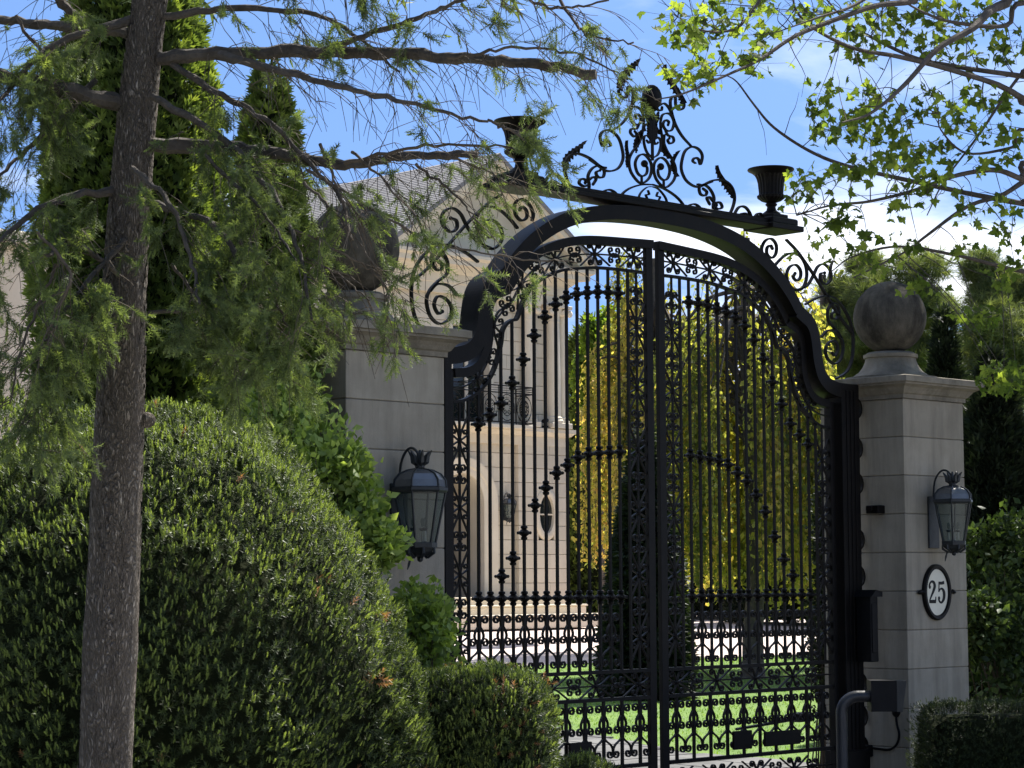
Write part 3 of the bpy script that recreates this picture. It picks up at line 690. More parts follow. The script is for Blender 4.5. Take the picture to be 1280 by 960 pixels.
# ================================================================== WALL LANTERNS
def wall_lantern(loc, label, k=1.0, parts=True, group='wall lanterns'):
    """hangs on a wall whose face is at y = 0, body axis at y = -.23; z = 0 is the bottom of the glass"""
    t = thing('wall_lantern', label, 'lantern', loc, group)
    t.scale = (k, k, k)
    cy = -.23; n = 6
    def ring(r, z, off=math.pi / 6, nn=n): return [(r * math.cos(off + 2 * math.pi * j / nn), cy + r * math.sin(off + 2 * math.pi * j / nn), z) for j in range(nn)]
    MB().box(-.075, .075, -.022, -.001, -.05, .42, .004).build('backplate', M['lantern_iron'], t)
    H = .36; r0, r1 = .105, .178
    fr = MB()
    for j in range(n):
        a, b = ring(r0, 0)[j], ring(r1, H)[j]; fr.tube([a, b], .0085, 5)
    fr.rings([ring(r0 + .012, -.022), ring(r0 + .014, 0), ring(r0 + .014, .012)]); fr.rings([ring(r1 + .006, H - .01), ring(r1 + .016, H + .004), ring(r1 + .016, H + .024), ring(r1 - .01, H + .032)])
    fr.build('frame', M['lantern_iron'], t)
    for j in range(n):
        a, b = ring(r0 - .004, .012), ring(r1 - .006, H - .008); k2 = (j + 1) % n
        MB().add([a[j], a[k2], b[k2], b[j]], [(0, 1, 2, 3)]).build('pane', M['lamp_glass'], t)
    rf = MB(); prof = [(r1 + .002, H + .03), (r1 - .004, H + .075), (r1 - .035, H + .115), (r1 - .09, H + .14), (.03, H + .15)]
    rf.rings([ring(r, z) for r, z in prof]); ro = rf.build('roof', M['zinc'], t)
    rb = MB()
    for j in range(n):
        rb.tube([ring(r + .004, z)[j] for r, z in prof], .007, 5)
    rb.build('roof_rib', M['lantern_iron'], ro)
    cr = MB(); zt = H + .15
    cr.ball((0, cy, zt + .015), .034, 10, 6); cr.lathe([(.014, .04), (.018, .07), (.008, .13)], (0, cy, zt), 8)
    for j in range(6):
        a = j * math.pi / 3; dx, dy = math.cos(a), math.sin(a)
        cr.tube([(dx * .012, cy + dy * .012, zt + .02), (dx * .05, cy + dy * .05, zt + .05), (dx * .058, cy + dy * .058, zt + .09), (dx * .085, cy + dy * .085, zt + .125)], [.012, .02, .016, .004], 5)
    cr.build('crown', M['lantern_iron'], t)
    MB().tube(cat_rom([(0, -.012, .34), (0, -.035, H + .19), (0, -.10, H + .285), (0, -.17, H + .29), (0, -.225, H + .235), (0, cy, H + .19)], 4), .0095, 6).build('bracket', M['lantern_iron'], t)
    bt = MB()
    bt.lathe([(.10, -.022), (.085, -.05), (.05, -.075), (.02, -.085)], (0, cy, 0), 6)
    for j in range(6):
        a = j * math.pi / 3; dx, dy = math.cos(a), math.sin(a)
        bt.tube([(dx * .10, cy + dy * .10, -.02), (dx * .10, cy + dy * .10, -.055), (dx * .055, cy + dy * .055, -.088), (dx * .03, cy + dy * .03, -.07)], [.009, .012, .011, .007], 5)
    bt.ball((0, cy, -.098), .022, 8, 5); bt.tube([(-.05, cy + .04, -.09), (-.055, cy + .05, -.13), (-.07, cy + .05, -.17)], [.006, .010, .003], 5)
    bt.build('base', M['lantern_iron'], t)
    for j in range(3):
        a = j * 2.094 + .5; px, py = .048 * math.cos(a), cy + .048 * math.sin(a)
        cn_ = MB().tube([(px, py, .02), (px, py, .115)], .011, 8).build('candle', M['candle'], t)
        MB().ball((px, py, .15), .014, 8, 6, (1, 1, 2.2)).build('bulb', M['lamp_glass'], cn_, smooth=True)
        MB().lathe([(.01, .09), (.022, .10), (.022, .11), (.01, .115)], (px, py, 0), 8).build('drip_cup', M['lantern_iron'], cn_)
    return t
wall_lantern((-3.14, -PW / 2, 2.055), 'glazed black wall lantern on the pillar beside the tall yew hedge')
wall_lantern((3.10, -PW / 2, 2.12), 'glazed black wall lantern above the number plaque', .96)

# ================================================================== NUMBER PLAQUE
pl = thing('number_plaque', 'white oval plaque with black numerals 25 and black rim', 'plaque', (3.125, -PW / 2, 1.69))
def oval(rx, rz, n=40): return [(rx * math.cos(2 * math.pi * i / n), rz * math.sin(2 * math.pi * i / n)) for i in range(n)]
MB().poly(oval(.17, .21), -.018, -.002).build('face', M['plaque_white'], pl)
rm = MB(); R = []
for i in range(48):
    a = 2 * math.pi * i / 48; c_, s_ = math.cos(a), math.sin(a)
    R.append([((.186 + o) * c_, y, (.226 + o) * s_) for o, y in ((-.026, -.018), (-.018, -.034), (.006, -.036), (.017, -.024), (.018, -.002), (-.026, -.002))])
R.append(R[0]); rm.rings(R, True, False, False).build('rim', IR, pl, smooth=True)
for s in (-1, 1):
    f_ = MB().tube([(s * .20, -.018, 0), (s * .225, -.018, 0), (s * .235, -.018, .004), (s * .26, -.018, .0), (s * .285, -.018, -.008)], [.022, .012, .022, .017, .004], 8)
    f_.build('side_finial', IR, pl)
def stroke(path, wid):
    P = np.asarray(path, float); Tn = np.gradient(P, axis=0); Tn /= np.linalg.norm(Tn, axis=1)[:, None] + 1e-9
    N = np.stack([-Tn[:, 1], Tn[:, 0]], 1); w = np.interp(np.linspace(0, 1, len(P)), np.linspace(0, 1, len(wid)), wid)[:, None] / 2
    A, B = P + N * w, P - N * w; m = MB(); n = len(P)
    m.rings([[(A[i][0], -.0205, A[i][1]), (B[i][0], -.0205, B[i][1]), (B[i][0], -.017, B[i][1]), (A[i][0], -.017, A[i][1])] for i in range(n)])
    return m
m2 = stroke(cat_rom([(-.114, .048), (-.108, .074), (-.078, .094), (-.046, .082), (-.036, .052), (-.052, .018), (-.086, -.03), (-.116, -.072)], 5), [.024, .018, .018, .030, .036, .030, .020, .012])
m2.ball((-.108, -.0186, .046), .017, 12, 6, (1, .12, 1))
b2 = stroke([(-.120, -.080), (-.08, -.080), (-.028, -.080)], [.028, .030, .030]); m2.add(b2.v, b2.f)
b2 = stroke([(-.028, -.094), (-.024, -.06), (-.022, -.038)], [.008, .014, .008]); m2.add([(x, y - .0006, z) for x, y, z in b2.v], b2.f)
m2.build('digit', M['black_plastic'], pl)
m5 = stroke([(.026, .080), (.066, .078), (.106, .084)], [.026, .026, .030])
b5 = stroke([(.030, .090), (.028, .05), (.024, .002)], [.013, .012, .013]); m5.add([(x, y - .0006, z) for x, y, z in b5.v], b5.f)
b5 = stroke(cat_rom([(.024, .004), (.048, .028), (.080, .026), (.102, -.006), (.098, -.052), (.066, -.088), (.034, -.082), (.020, -.058)], 5), [.010, .014, .024, .038, .034, .020, .018, .022]); m5.add([(x, y - .0003, z) for x, y, z in b5.v], b5.f)
m5.ball((.027, -.0186, -.052), .017, 12, 6, (1, .12, 1))
m5.build('digit', M['black_plastic'], pl)

# ================================================================== BOXES AND CABLES BY THE PILLAR
bx_ = thing('control_box', 'black metal box with pitched lid on the pillar beside the gate post', 'control box', (G - .20, -.225, 1.10))
MB().box(-.085, .02, -.05, .10, 0, .56, .006).build('case', M['black_plastic'], bx_)
lid = MB(); lid.add([(-.11, -.08, .555), (.05, -.08, .555), (.05, .12, .555), (-.11, .12, .555), (-.04, -.08, .615), (.05, -.08, .60), (.05, .12, .60), (-.04, .12, .615)], [(3, 2, 1, 0), (0, 1, 5, 4), (1, 2, 6, 5), (2, 3, 7, 6), (3, 0, 4, 7), (4, 5, 6, 7)])
lid.build('lid', M['black_plastic'], bx_); MB().box(-.07, .005, -.058, -.0505, .08, .50, .003).build('door', M['black_plastic'], bx_)
st = MB(); st.box(2.57, 2.702, -.19, -.13, 2.40, 2.44, .004); st.box(2.60, 2.70, -.24, -.11, 2.375, 2.445, .005)
tag(st.build('gate_stop', IR), 'short black bracket sticking out of the pillar beside the gate post', 'bracket')
# intercom on its bent pipe in front of the pillar
ip = pix(1052, 900, 17.9); ic = thing('intercom_post', 'black intercom box on a bent pipe post before the gate', 'intercom', (float(ip[0]), float(ip[1]), 0))
rt = np.array([CAM_R[0], CAM_R[1]]); rt /= np.linalg.norm(rt)
zt = 1.8 - (872 - 727) * 17.9 / FOCAL
path = [(0, 0, 0), (0, 0, .5), (0, 0, zt - .14)] + [(rt[0] * .13 * (1 - math.cos(a)), rt[1] * .13 * (1 - math.cos(a)), zt - .13 + .13 * math.sin(a)) for a in np.linspace(.1, math.pi / 2, 8)] + [(rt[0] * .30, rt[1] * .30, zt)]
MB().tube(path, .046, 14).build('pipe', M['pipe'], ic, smooth=True)
MB().lathe([(.11, 0), (.11, .012), (.06, .016)], n=16).build('base_plate', M['pipe'], ic)
hb = MB(); dn = np.array([-rt[1], rt[0]])     # away from the camera
def hp(u, v, z): return (rt[0] * u + dn[0] * v, rt[1] * u + dn[1] * v, z)
hb.add([hp(.22, -.10, zt - .115), hp(.42, -.10, zt - .115), hp(.42, .12, zt - .115), hp(.22, .12, zt - .115), hp(.22, -.10, zt + .125), hp(.42, -.10, zt + .125), hp(.42, .12, zt + .125), hp(.22, .12, zt + .125)],
       [(0, 3, 2, 1), (4, 5, 6, 7), (0, 1, 5, 4), (1, 2, 6, 5), (2, 3, 7, 6), (3, 0, 4, 7)])
hb.build('housing', M['black_plastic'], ic)
hf = MB(); hf.add([hp(.421, -.10, zt - .117), hp(.465, -.085, zt - .117), hp(.465, .12, zt - .117), hp(.421, .12, zt - .117), hp(.421, -.10, zt + .123), hp(.50, -.085, zt + .123), hp(.50, .12, zt + .123), hp(.421, .12, zt + .123)],
       [(0, 3, 2, 1), (4, 5, 6, 7), (0, 1, 5, 4), (1, 2, 6, 5), (2, 3, 7, 6), (3, 0, 4, 7)])
hf.build('hood', M['grey_face'], ic)
# cable on the gate side of the pillar
def onX(x, y, X0):
    d = CAM_F + CAM_R * (x - 640) / FOCAL - CAM_U * (y - 480) / FOCAL
    return CAM_C + d * ((X0 - CAM_C[0]) / d[0])
cb = thing('cable', 'black cable looping down the gate side of the numbered pillar', 'cable', (G, -.3, .6))
off = np.array([G, -.3, .6])
MB().tube(cat_rom([onX(*q, G - .02) - off for q in [(1120, 893), (1121, 905), (1124, 918), (1121, 930), (1112, 937), (1098, 936), (1084, 934)]], 4), .011, 6).build('cord', M['black_plastic'], cb)
cc = onX(1120, 889, G - .018) - off; MB().ball(tuple(cc), .045, 10, 6, (.4, 1, 1.2)).build('gland', M['black_plastic'], cb)
cc = onX(1083, 937, G - .03) - off; MB().box(cc[0] - .03, cc[0] + .03, cc[1] - .05, cc[1] + .05, cc[2] - .06, cc[2] + .04, .006).build('junction', M['black_plastic'], cb)

# ================================================================== HOUSE
HY = 30.0; hz0 = float(ground_z(HY))
house = thing('house', 'cream stone mansion with grey gabled roof beyond the gate', 'house', (0, HY, hz0))
def hX(px, py=600, Y=HY): return float(onY(px, py, Y)[0])
def hZ(px, py, Y=HY): return float(onY(px, py, Y)[2]) - hz0
XR = hX(708); XL = hX(372, 400)
ZB = hZ(640, 747); ZBELT = hZ(640, 541); ZEAVE = hZ(700, 348); ZAP = hZ(605, 207)
HS, HT = M['house_stone'], M['house_trim']
# arch opening and oval window on the facade
AX, AW, ASP = hX(578), .74, hZ(578, 628); OX, OZ = hX(683, 643), hZ(683, 643); OWX, OWZ = .29, .52
XB = hX(648)      # where the right bay steps forward
def arch_pts(w, top, n=18): return [(AX + w * math.cos(a), top + w * math.sin(a)) for a in np.linspace(0, math.pi, n)]
# core walls: a thick shell behind the blocks, open at the arch
core = MB(); D = 14.0; y0 = .30
core.box(XL, AX - AW - .12, y0, D, 0, ZEAVE); core.box(AX + AW + .12, XR - .02, y0, D, 0, ZEAVE)
core.box(AX - AW - .12, AX + AW + .12, y0, D, ASP + AW + .25, ZEAVE); core.box(AX - AW - .12, AX + AW + .12, 1.4, D, 0, ASP + AW + .25)
core.build('wall', M['mortar'], house)
def blocks_row(z0, z1, xa, xb, y, holes, stagger, L=1.15, th=.30):
    """one course of ashlar, interrupted at the openings"""
    segs = [(xa, xb)]
    for h0, h1 in holes:
        ns = []
        for a, b in segs:
            if h1 <= a or h0 >= b: ns.append((a, b)); continue
            if h0 > a: ns.append((a, h0))
            if h1 < b: ns.append((h1, b))
        segs = ns
    for a, b in segs:
        x = a; first = True
        while x < b - 1e-3:
            e = min(b, x + (L * (.5 if stagger and first else 1))); first = False
            if b - e < .28: e = b
            if e - x > .06: MB().box(x + .005, e - .005, y, y + th, z0 + .006, z1 - .006, .006).build('block', HS, house)
            x = e
ch = .372; k = 0; z = ZB
XV = hX(478)       # leftmost block column the gate and boughs let one see
while z < ZEAVE - .15:
    z1 = min(z + ch, ZEAVE); zm = (z + z1) / 2; holes = []
    if -.2 < z - ZBELT < .16: z = ZBELT + .17; continue
    if zm < ASP + AW + .42:
        w = AW + .40 if zm < ASP else math.sqrt(max(0, (AW + .40) ** 2 - (zm - ASP) ** 2))
        if w > 0: holes.append((AX - w, AX + w))
    if zm < ZBELT and abs(zm - OZ) < OWZ + .12:
        w = (OWX + .12) * math.sqrt(max(0, 1 - ((zm - OZ) / (OWZ + .14)) ** 2)); holes.append((OX - w, OX + w))
    if zm > ZBELT + .1 and zm < ZBELT + 2.75: holes.append((hX(560), hX(618)))
    if z1 > ZBELT - .05 and z < ZBELT: z1 = ZBELT - .05
    if zm < ZBELT:
        blocks_row(z, z1, XV, XB, .12, holes, k % 2); blocks_row(z, z1, XB, XR, .0, holes, k % 2)
    else:
        blocks_row(z, z1, XV, XR, .12, holes, k % 2)
    # return of the corner, on the side that faces the camera's right
    z = z1; k += 1
MB().box(XL, XV, .10, .30, ZB, ZEAVE).build('wall_face', HS, house)
MB().box(XR - .02, XR, .30, D, ZB, ZEAVE).build('wall_return', HS, house)
# belt course, entablature, pediment
def moulding(x0, x1, prof, name, mat=HT, y_in=.29):
    m = MB(); m.rings([[(x0 - o * 0, -o, z) if i == 0 else (x1 + o, -o, z) for o, z in prof] + [((x1 if i else x0), y_in, prof[-1][1]), ((x1 if i else x0), y_in, prof[0][1])] for i in (0, 1)])
    return m.build(name, mat, house)
moulding(XL, XR, [(-.02, ZBELT - .30), (.02, ZBELT - .30), (.02, ZBELT - .06), (.10, ZBELT - .03), (.16, ZBELT + .03), (.20, ZBELT + .05), (.20, ZBELT + .15), (.05, ZBELT + .165)], 'belt_course')
moulding(XL, XR, [(-.02, ZEAVE - .75), (.04, ZEAVE - .75), (.04, ZEAVE - .50), (.07, ZEAVE - .48), (.07, ZEAVE - .25), (.16, ZEAVE - .18), (.22, ZEAVE - .10), (.48, ZEAVE - .07), (.48, ZEAVE + .06), (.58, ZEAVE + .12), (.58, ZEAVE + .20), (.1, ZEAVE + .22)], 'cornice')
PC = hX(605, 300); PH = XR - PC + .60; rise = ZAP - (ZEAVE + .20)
MB().poly([(PC - PH + .45, ZEAVE + .205), (PC + PH - .45, ZEAVE + .205), (PC, ZAP - .30)], .05, .35).build('pediment', HS, house)
sl = math.hypot(PH, rise)
for s in (-1, 1):
    m = MB(); a, b = (PC + s * PH, ZEAVE + .20), (PC, ZAP)
    nx, nz = (b[0] - a[0]) / sl, (b[1] - a[1]) / sl; px_, pz_ = (-nz, nx) if s < 0 else (nz, nx) if False else ((-nz, nx) if s > 0 else (nz, -nx))
    if pz_ < 0: px_, pz_ = -px_, -pz_
    R = []
    for q_ in (a, b):
        R.append([(q_[0] + px_ * o, y, q_[1] + pz_ * o) for o, y in ((-.34, .04), (-.34, -.10), (-.22, -.16), (-.18, -.42), (-.06, -.44), (-.02, -.56), (.10, -.58), (.10, .04))])
    m.rings(R).build('raking_cornice', HT, house)
rd = MB(); th = .12
for s in (-1, 1):
    e = (PC + s * (PH + .02), ZEAVE + .21); p_ = (PC, ZAP + .01)
    Y0, Y1 = -.62, 19.0
    rd.add([(e[0], Y0, e[1] + .11), (p_[0], Y0, p_[1] + .11), (p_[0], Y1, p_[1] + .11), (e[0], Y1, e[1] + .11), (e[0], Y0, e[1] + .11 + th), (p_[0], Y0, p_[1] + .11 + th), (p_[0], Y1, p_[1] + .11 + th), (e[0], Y1, e[1] + .11 + th)],
           [(0, 1, 2, 3), (7, 6, 5, 4), (0, 4, 5, 1), (2, 6, 7, 3), (0, 3, 7, 4)])
roof = rd.build('roof', M['shingle'], house)
# shingle courses on the slope that shows
sv = MB()
for i in range(34):
    u0, u1 = i / 34, (i + 1) / 34 + .004
    ex = PC - PH - .02; f = lambda u: (ex + (PC - ex) * u, ZEAVE + .21 + .11 + th + (ZAP + .01 - ZEAVE - .21) * u)
    (xa, za), (xb, zb_) = f(u0), f(u1)
    sv.add([(xa, -.63, za + .002), (xb, -.63, zb_ + .002), (xb, 19, zb_ + .002), (xa, 19, za + .002), (xa, -.63, za + .028), (xb, -.63, zb_ + .008), (xb, 19, zb_ + .008), (xa, 19, za + .028)],
           [(4, 7, 6, 5), (0, 3, 7, 4), (0, 4, 5, 1)])
sc_ = sv.build('shingle_courses', M['shingle'], roof); sc_['kind'] = 'stuff'
# lower wing to the other side, seen past the boughs
wzl = hZ(8, 306, HY + 3)
MB().box(XL - 14, XL - .02, 3, 12, 0, wzl).build('side_wing', HS, house)
MB().box(XL - 14.3, XL - .02, 2.65, 12.3, wzl + .002, wzl + .30, .03).build('side_cornice', HT, house)
# pilasters of the upper storey
def column(xc, r, name='column'):
    z0, z1 = ZBELT + .17, ZEAVE - .76
    m = MB().box(xc - r * 1.4, xc + r * 1.4, -.06 - r * 1.1, .119, z0, z0 + .14, .01); base = m
    m.lathe([(r * 1.32, .14), (r * 1.36, .20), (r * 1.2, .24), (r * 1.22, .28), (r * 1.02, .31)], (xc, -.02, z0), 24)
    m.lathe([(r, .31), (r * 1.0, 1.4), (r * .88, z1 - z0 - .5), (r * .87, z1 - z0 - .46), (r * .95, z1 - z0 - .44), (r * .9, z1 - z0 - .42), (r * .92, z1 - z0 - .30), (r * 1.25, z1 - z0 - .12), (r * 1.3, z1 - z0 - .09)], (xc, -.02, z0), 24)
    m.box(xc - r * 1.5, xc + r * 1.5, -.06 - r * 1.2, .119, z1 - .09, z1, .01)
    for s in (-1, 1): m.ball((xc + s * r * 1.15, -.02 - r, z1 - .2), .10, 10, 6, (1, .7, 1))
    return m.build(name, HT, house, smooth=True)
column(hX(660, 500), .17); column(hX(691, 500), .20); column(hX(702, 500), .14)
# entrance arch
m = MB(); rin, rout = AW + .001, AW + .40
prof = [(0, .10), (0, -.02), (.05, -.05), (.16, -.05), (.20, -.09), (.30, -.09), (.36, -.12), (.40, -.12), (.40, .119)]
path = [(AX + 1, ZB, 0)] ; R = []
def ap(o, side_z=None, a=None):
    return (AX + (rin + o) * math.cos(a), ASP + (rin + o) * math.sin(a)) if a is not None else None
R.append([(AX + rin + o, y, ZB - .005) for o, y in prof])
for a in np.linspace(0, math.pi, 25): R.append([(AX + (rin + o) * math.cos(a), y, ASP + (rin + o) * math.sin(a)) for o, y in prof])
R.append([(AX - rin - o, y, ZB - .005) for o, y in prof])
m.rings(R).build('arch_surround', HT, house, smooth=True)
m = MB(); R = [[(AX + rin, y, ZB) for y in (.10, 1.2)]] + [[(AX + rin * math.cos(a), y, ASP + rin * math.sin(a)) for y in (.10, 1.2)] for a in np.linspace(0, math.pi, 25)] + [[(AX - rin, y, ZB) for y in (.10, 1.2)]]
m.rings(R, closed=False).build('arch_reveal', HS, house)
dm = MB(); dm.poly([(AX - AW, ZB)] + [(AX + AW, ZB)] + arch_pts(AW, ASP), 1.15, 1.25)
dr = dm.build('door', M['door'], house)
for s in (-1, 1):
    for za, zb2 in ((ZB + .2, ZB + .95), (ZB + 1.1, ASP - .05)):
        MB().box(AX + s * .36 - .24, AX + s * .36 + .24, 1.115, 1.149, za, zb2, .01).build('door_panel', M['door'], dr)
# oval window
ow = MB(); R = []
for i in range(49):
    a = 2 * math.pi * i / 48; c_, s_ = math.cos(a), math.sin(a)
    R.append([(OX + (OWX + o) * c_, y, OZ + (OWZ + o) * s_) for o, y in ((-.02, .10), (-.02, -.03), (.03, -.05), (.12, -.05), (.16, -.02), (.16, .05))])
win = ow.rings(R, True, False, False).build('oval_window', HT, house, smooth=True)
MB().poly([(OX + x, OZ + z_) for x, z_ in oval(OWX - .01, OWZ - .01)], .06, .09).build('pane', M['window_glass'], win)
mm = MB(); mm.box(OX - .02, OX + .02, .035, .059, OZ - OWZ + .02, OZ + OWZ - .02); mm.box(OX - OWX + .02, OX + OWX - .02, .036, .0585, OZ - .02, OZ + .02)
mm.build('glazing_bar', M['house_trim'], win)
# balcony with french window
bx0, bx1 = hX(540, 505), hX(650, 505); bz = ZBELT + .17
bal = MB().box(bx0, bx1, -.55, .115, bz - .10, bz - .003, .01).build('balcony', HT, house)
def rail_panel(p0, p1, nm):
    p0, p1 = np.array(p0), np.array(p1); L = np.linalg.norm(p1 - p0); d = (p1 - p0) / L
    m = MB(); H_ = .98
    def w(u, z): return (p0[0] + d[0] * u, p0[1] + d[1] * u, bz + z)
    for z in (.05, .80, H_): m.tube([w(0, z), w(L, z)], .016, 5)
    nb = max(1, round(L / .62)); s_ = L / nb
    for i in range(nb):
        u0 = s_ * (i + .5)
        for rr in (.27, .17):
            m.tube([w(u0 + rr * s_ / .62 * math.cos(a), .425 + rr * 1.25 * math.sin(a)) for a in np.linspace(0, 2 * math.pi, 19)], .011, 4)
        for sx in (-1, 1):
            for sz in (-1, 1):
                sp_ = spiral((sx * .075, .425 + sz * .1), .085, -sz * math.pi / 2, 1.3, sx * sz, n=14); m.tube([w(u0 + q[0], q[1]) for q in sp_], .010, 4)
        m.tube([w(u0 - s_ / 2, .05), w(u0 - s_ / 2, H_)], .014, 4)
        for z in (.86, .92): m.tube([w(u0 - s_ / 2, z), w(u0 + s_ / 2, z)], .006, 4)
    m.tube([w(L, .05), w(L, H_)], .016, 4)
    return m.build(nm, IR, bal)
rail_panel((bx0, -.5), (bx1 - .04, -.5), 'railing'); rail_panel((bx1 - .04, -.5), (bx1 - .04, .1), 'railing')
fx0, fx1 = hX(566), hX(612); fz1 = bz + 2.5
fw = MB(); fw.box(fx0 - .14, fx0, -.02, .25, bz, fz1 + .14); fw.box(fx1, fx1 + .14, -.02, .25, bz, fz1 + .14); fw.box(fx0 - .0, fx1 + .0, -.02, .25, fz1, fz1 + .14); fw.box((fx0 + fx1) / 2 - .05, (fx0 + fx1) / 2 + .05, .16, .24, bz, fz1)
fwo = fw.build('french_window', HT, house)
for a, b in ((fx0, (fx0 + fx1) / 2 - .05), ((fx0 + fx1) / 2 + .05, fx1)):
    MB().box(a, b, .20, .22, bz, fz1).build('pane', M['window_glass'], fwo)
spot = MB(); sx_ = hX(675, 528); spot.box(sx_ - .06, sx_ + .06, -.25, -.13, ZBELT + .17, ZBELT + .22); spot.tube([(sx_, -.19, ZBELT + .2), (sx_, -.19, ZBELT + .30)], .02, 6); spot.tube([(sx_ - .1, -.22, ZBELT + .33), (sx_ + .12, -.14, ZBELT + .37)], .055, 8)
spot.build('floodlight', M['black_plastic'], house)
# steps before the entrance
for i, (pr, yd, za, zb2) in enumerate(((708, -1.2, ZB - .20, ZB - .02), (733, -2.0, ZB - .42, ZB - .21), (757, -3.0, -.02, ZB - .43))):
    MB().box(XL, hX(pr, 760, HY + yd) , yd, .10 - i * .01, za, zb2, .02).build('step', HT, house)
    MB().box(XL, hX(pr, 760, HY + yd) + .03, yd - .04, yd + .30, zb2 + .001, zb2 + .05, .012).build('step_nosing', HT, house)
# side wing beyond the corner
wx = XR + .3
MB().box(wx, wx + 5.0, 6, 14, 0, hZ(720, 420, HY + 6)).build('wing_wall', HS, house)
wz = hZ(720, 420, HY + 6)
MB().add([(wx - .3, 5.5, wz), (wx + 5.5, 5.5, wz), (wx + 5.5, 14, wz), (wx - .3, 14, wz), (wx + 1.5, 9.5, wz + 2), (wx + 4, 9.5, wz + 2)], [(0, 1, 5, 4), (1, 2, 5), (2, 3, 4, 5), (3, 0, 4), (0, 3, 2, 1)]).build('wing_roof', M['shingle'], house)
wall_lantern((hX(633), HY + .12, hz0 + hZ(633, 648)), 'small wall lantern beside the arched house entrance', 1.0)
# ================================================================== VEGETATION
def frames(D):
    D = D / (np.linalg.norm(D, axis=1)[:, None] + 1e-9)
    h = np.where(np.abs(D[:, 2:3]) < .9, np.array([[0, 0, 1.0]]), np.array([[1.0, 0, 0]]))
    A = np.cross(h, D); A /= np.linalg.norm(A, axis=1)[:, None] + 1e-9
    B = np.cross(D, A); return A, B, D
def scatter(P, D, tv, tf, scale, roll=None):
    P = np.asarray(P); n = len(P); A, B, D = frames(np.asarray(D, float))
    r = rng.uniform(0, 6.283, n) if roll is None else roll
    c, s = np.cos(r)[:, None], np.sin(r)[:, None]
    A2, B2 = A * c + B * s, B * c - A * s
    sc = np.broadcast_to(np.asarray(scale, float), (n,))[:, None, None]
    V = (tv[None, :, 0:1] * A2[:, None] + tv[None, :, 1:2] * B2[:, None] + tv[None, :, 2:3] * D[:, None]) * sc + P[:, None]
    F = (tf[None] + (np.arange(n) * len(tv))[:, None, None]).reshape(-1, tf.shape[1])
    return V.reshape(-1, 3), F
def cloud(name, P, D, tmpl, scale, tint, mat, parent=None, roll=None):
    V, F = scatter(P, D, tmpl[0], tmpl[1], scale, roll)
    o = put(name, np_mesh(name, V, F, np.repeat(tint, len(tmpl[0]))), mat, parent); return o
def needles(L, nn, nl, w, spread=.9, up=.55, flat=False, seed=1, tipup=1.0):
    """a shoot along +z with needles set round it"""
    r = np.random.default_rng(seed); V = []; F = []
    for i in range(nn):
        z = L * (.05 + .95 * i / (nn - 1)); a = i * 2.4 + r.uniform(-.3, .3)
        if flat: a = (i % 2) * math.pi + r.uniform(-.35, .35)
        l = nl * r.uniform(.8, 1.15) * (1 - .35 * (i / nn) ** 3); e = up + .6 * (i / nn) ** 2 * tipup + r.uniform(-.15, .15)
        d = np.array([math.cos(a) * math.cos(e), math.sin(a) * math.cos(e), math.sin(e)])
        s = np.array([-math.sin(a), math.cos(a), 0]); b = np.array([0, 0, z])
        k = len(V); V += [b - s * w / 2, b + s * w / 2, b + d * l]; F.append((k, k + 1, k + 2))
    return np.array(V), np.array(F)
T_YEW = needles(.055, 14, .028, .0082, up=.45, seed=2)
T_TIP = needles(.030, 11, .021, .0080, up=1.0, seed=3)
T_SPR = needles(.07, 32, .020, .0038, up=.25, seed=4)
T_PINE = needles(.12, 18, .13, .009, up=.5, seed=5)
def spray(n=7, seed=1):
    r = np.random.default_rng(seed); V = []; F = []
    for i in range(n):
        a = (i / (n - 1) - .5) * 1.7; l = .075 * (1 - .35 * abs(a)) * r.uniform(.85, 1.15); w = .010
        b = np.array([0, 0, .02 * abs(a)]); d = np.array([math.sin(a), r.uniform(-.25, .25), math.cos(a)]); s = np.array([math.cos(a), 0, -math.sin(a)])
        k = len(V); V += [b - s * w * .3, b + s * w * .3, b + d * l * .6 + s * w * .7, b + d * l, b + d * l * .6 - s * w * .7]
        F += [(k, k + 1, k + 2), (k, k + 2, k + 4), (k + 4, k + 2, k + 3)]
    return np.array(V), np.array(F)
T_SPRAY = spray(5, 1)
T_SPRAY_FAR = spray(4, 2)
# simple blade leaf, folded on its midrib
T_LEAF = (np.array([(0, 0, 0), (.32, .10, .45), (0, 0, 1.0), (-.32, .10, .45)]), np.array([(0, 1, 2), (0, 2, 3)]))
# lobed maple leaf lying in the xz plane, stalk at the origin
def maple_tmpl():
    o = [(0, .0), (.15, -.02), (.38, -.10), (.30, .06), (.44, .12), (.68, .30), (.50, .36), (.48, .52), (.26, .44), (.22, .64), (.12, .78), (0, 1.02)]
    pts = o + [(-x, z) for x, z in o[-2:0:-1]]
    V = [(0, .0, .36)] + [(x * .92, .32 * abs(x) + .35 * max(0, z - .5) ** 1.5 + (.10 if z < 0 else 0), z - .12 * abs(x)) for x, z in pts]
    n = len(pts); return np.array(V), np.array([(0, i + 1, (i + 1) % n + 1) for i in range(n)])
T_MAPLE = maple_tmpl()
RT3 = np.array([rt[0], rt[1], 0]); FW3 = np.array([-rt[1], rt[0], 0]); UP3 = np.array([0, 0, 1.0])
def wob(d, f, s=0.0):
    return (np.sin(d[:, 0] * f + 1.3 + s) * np.sin(d[:, 1] * f * 1.1 + 2.1 + s * 2) + np.sin(d[:, 2] * f * .9 + .7 + s) * np.sin((d[:, 0] + d[:, 1]) * f * .7 + s)) * .5

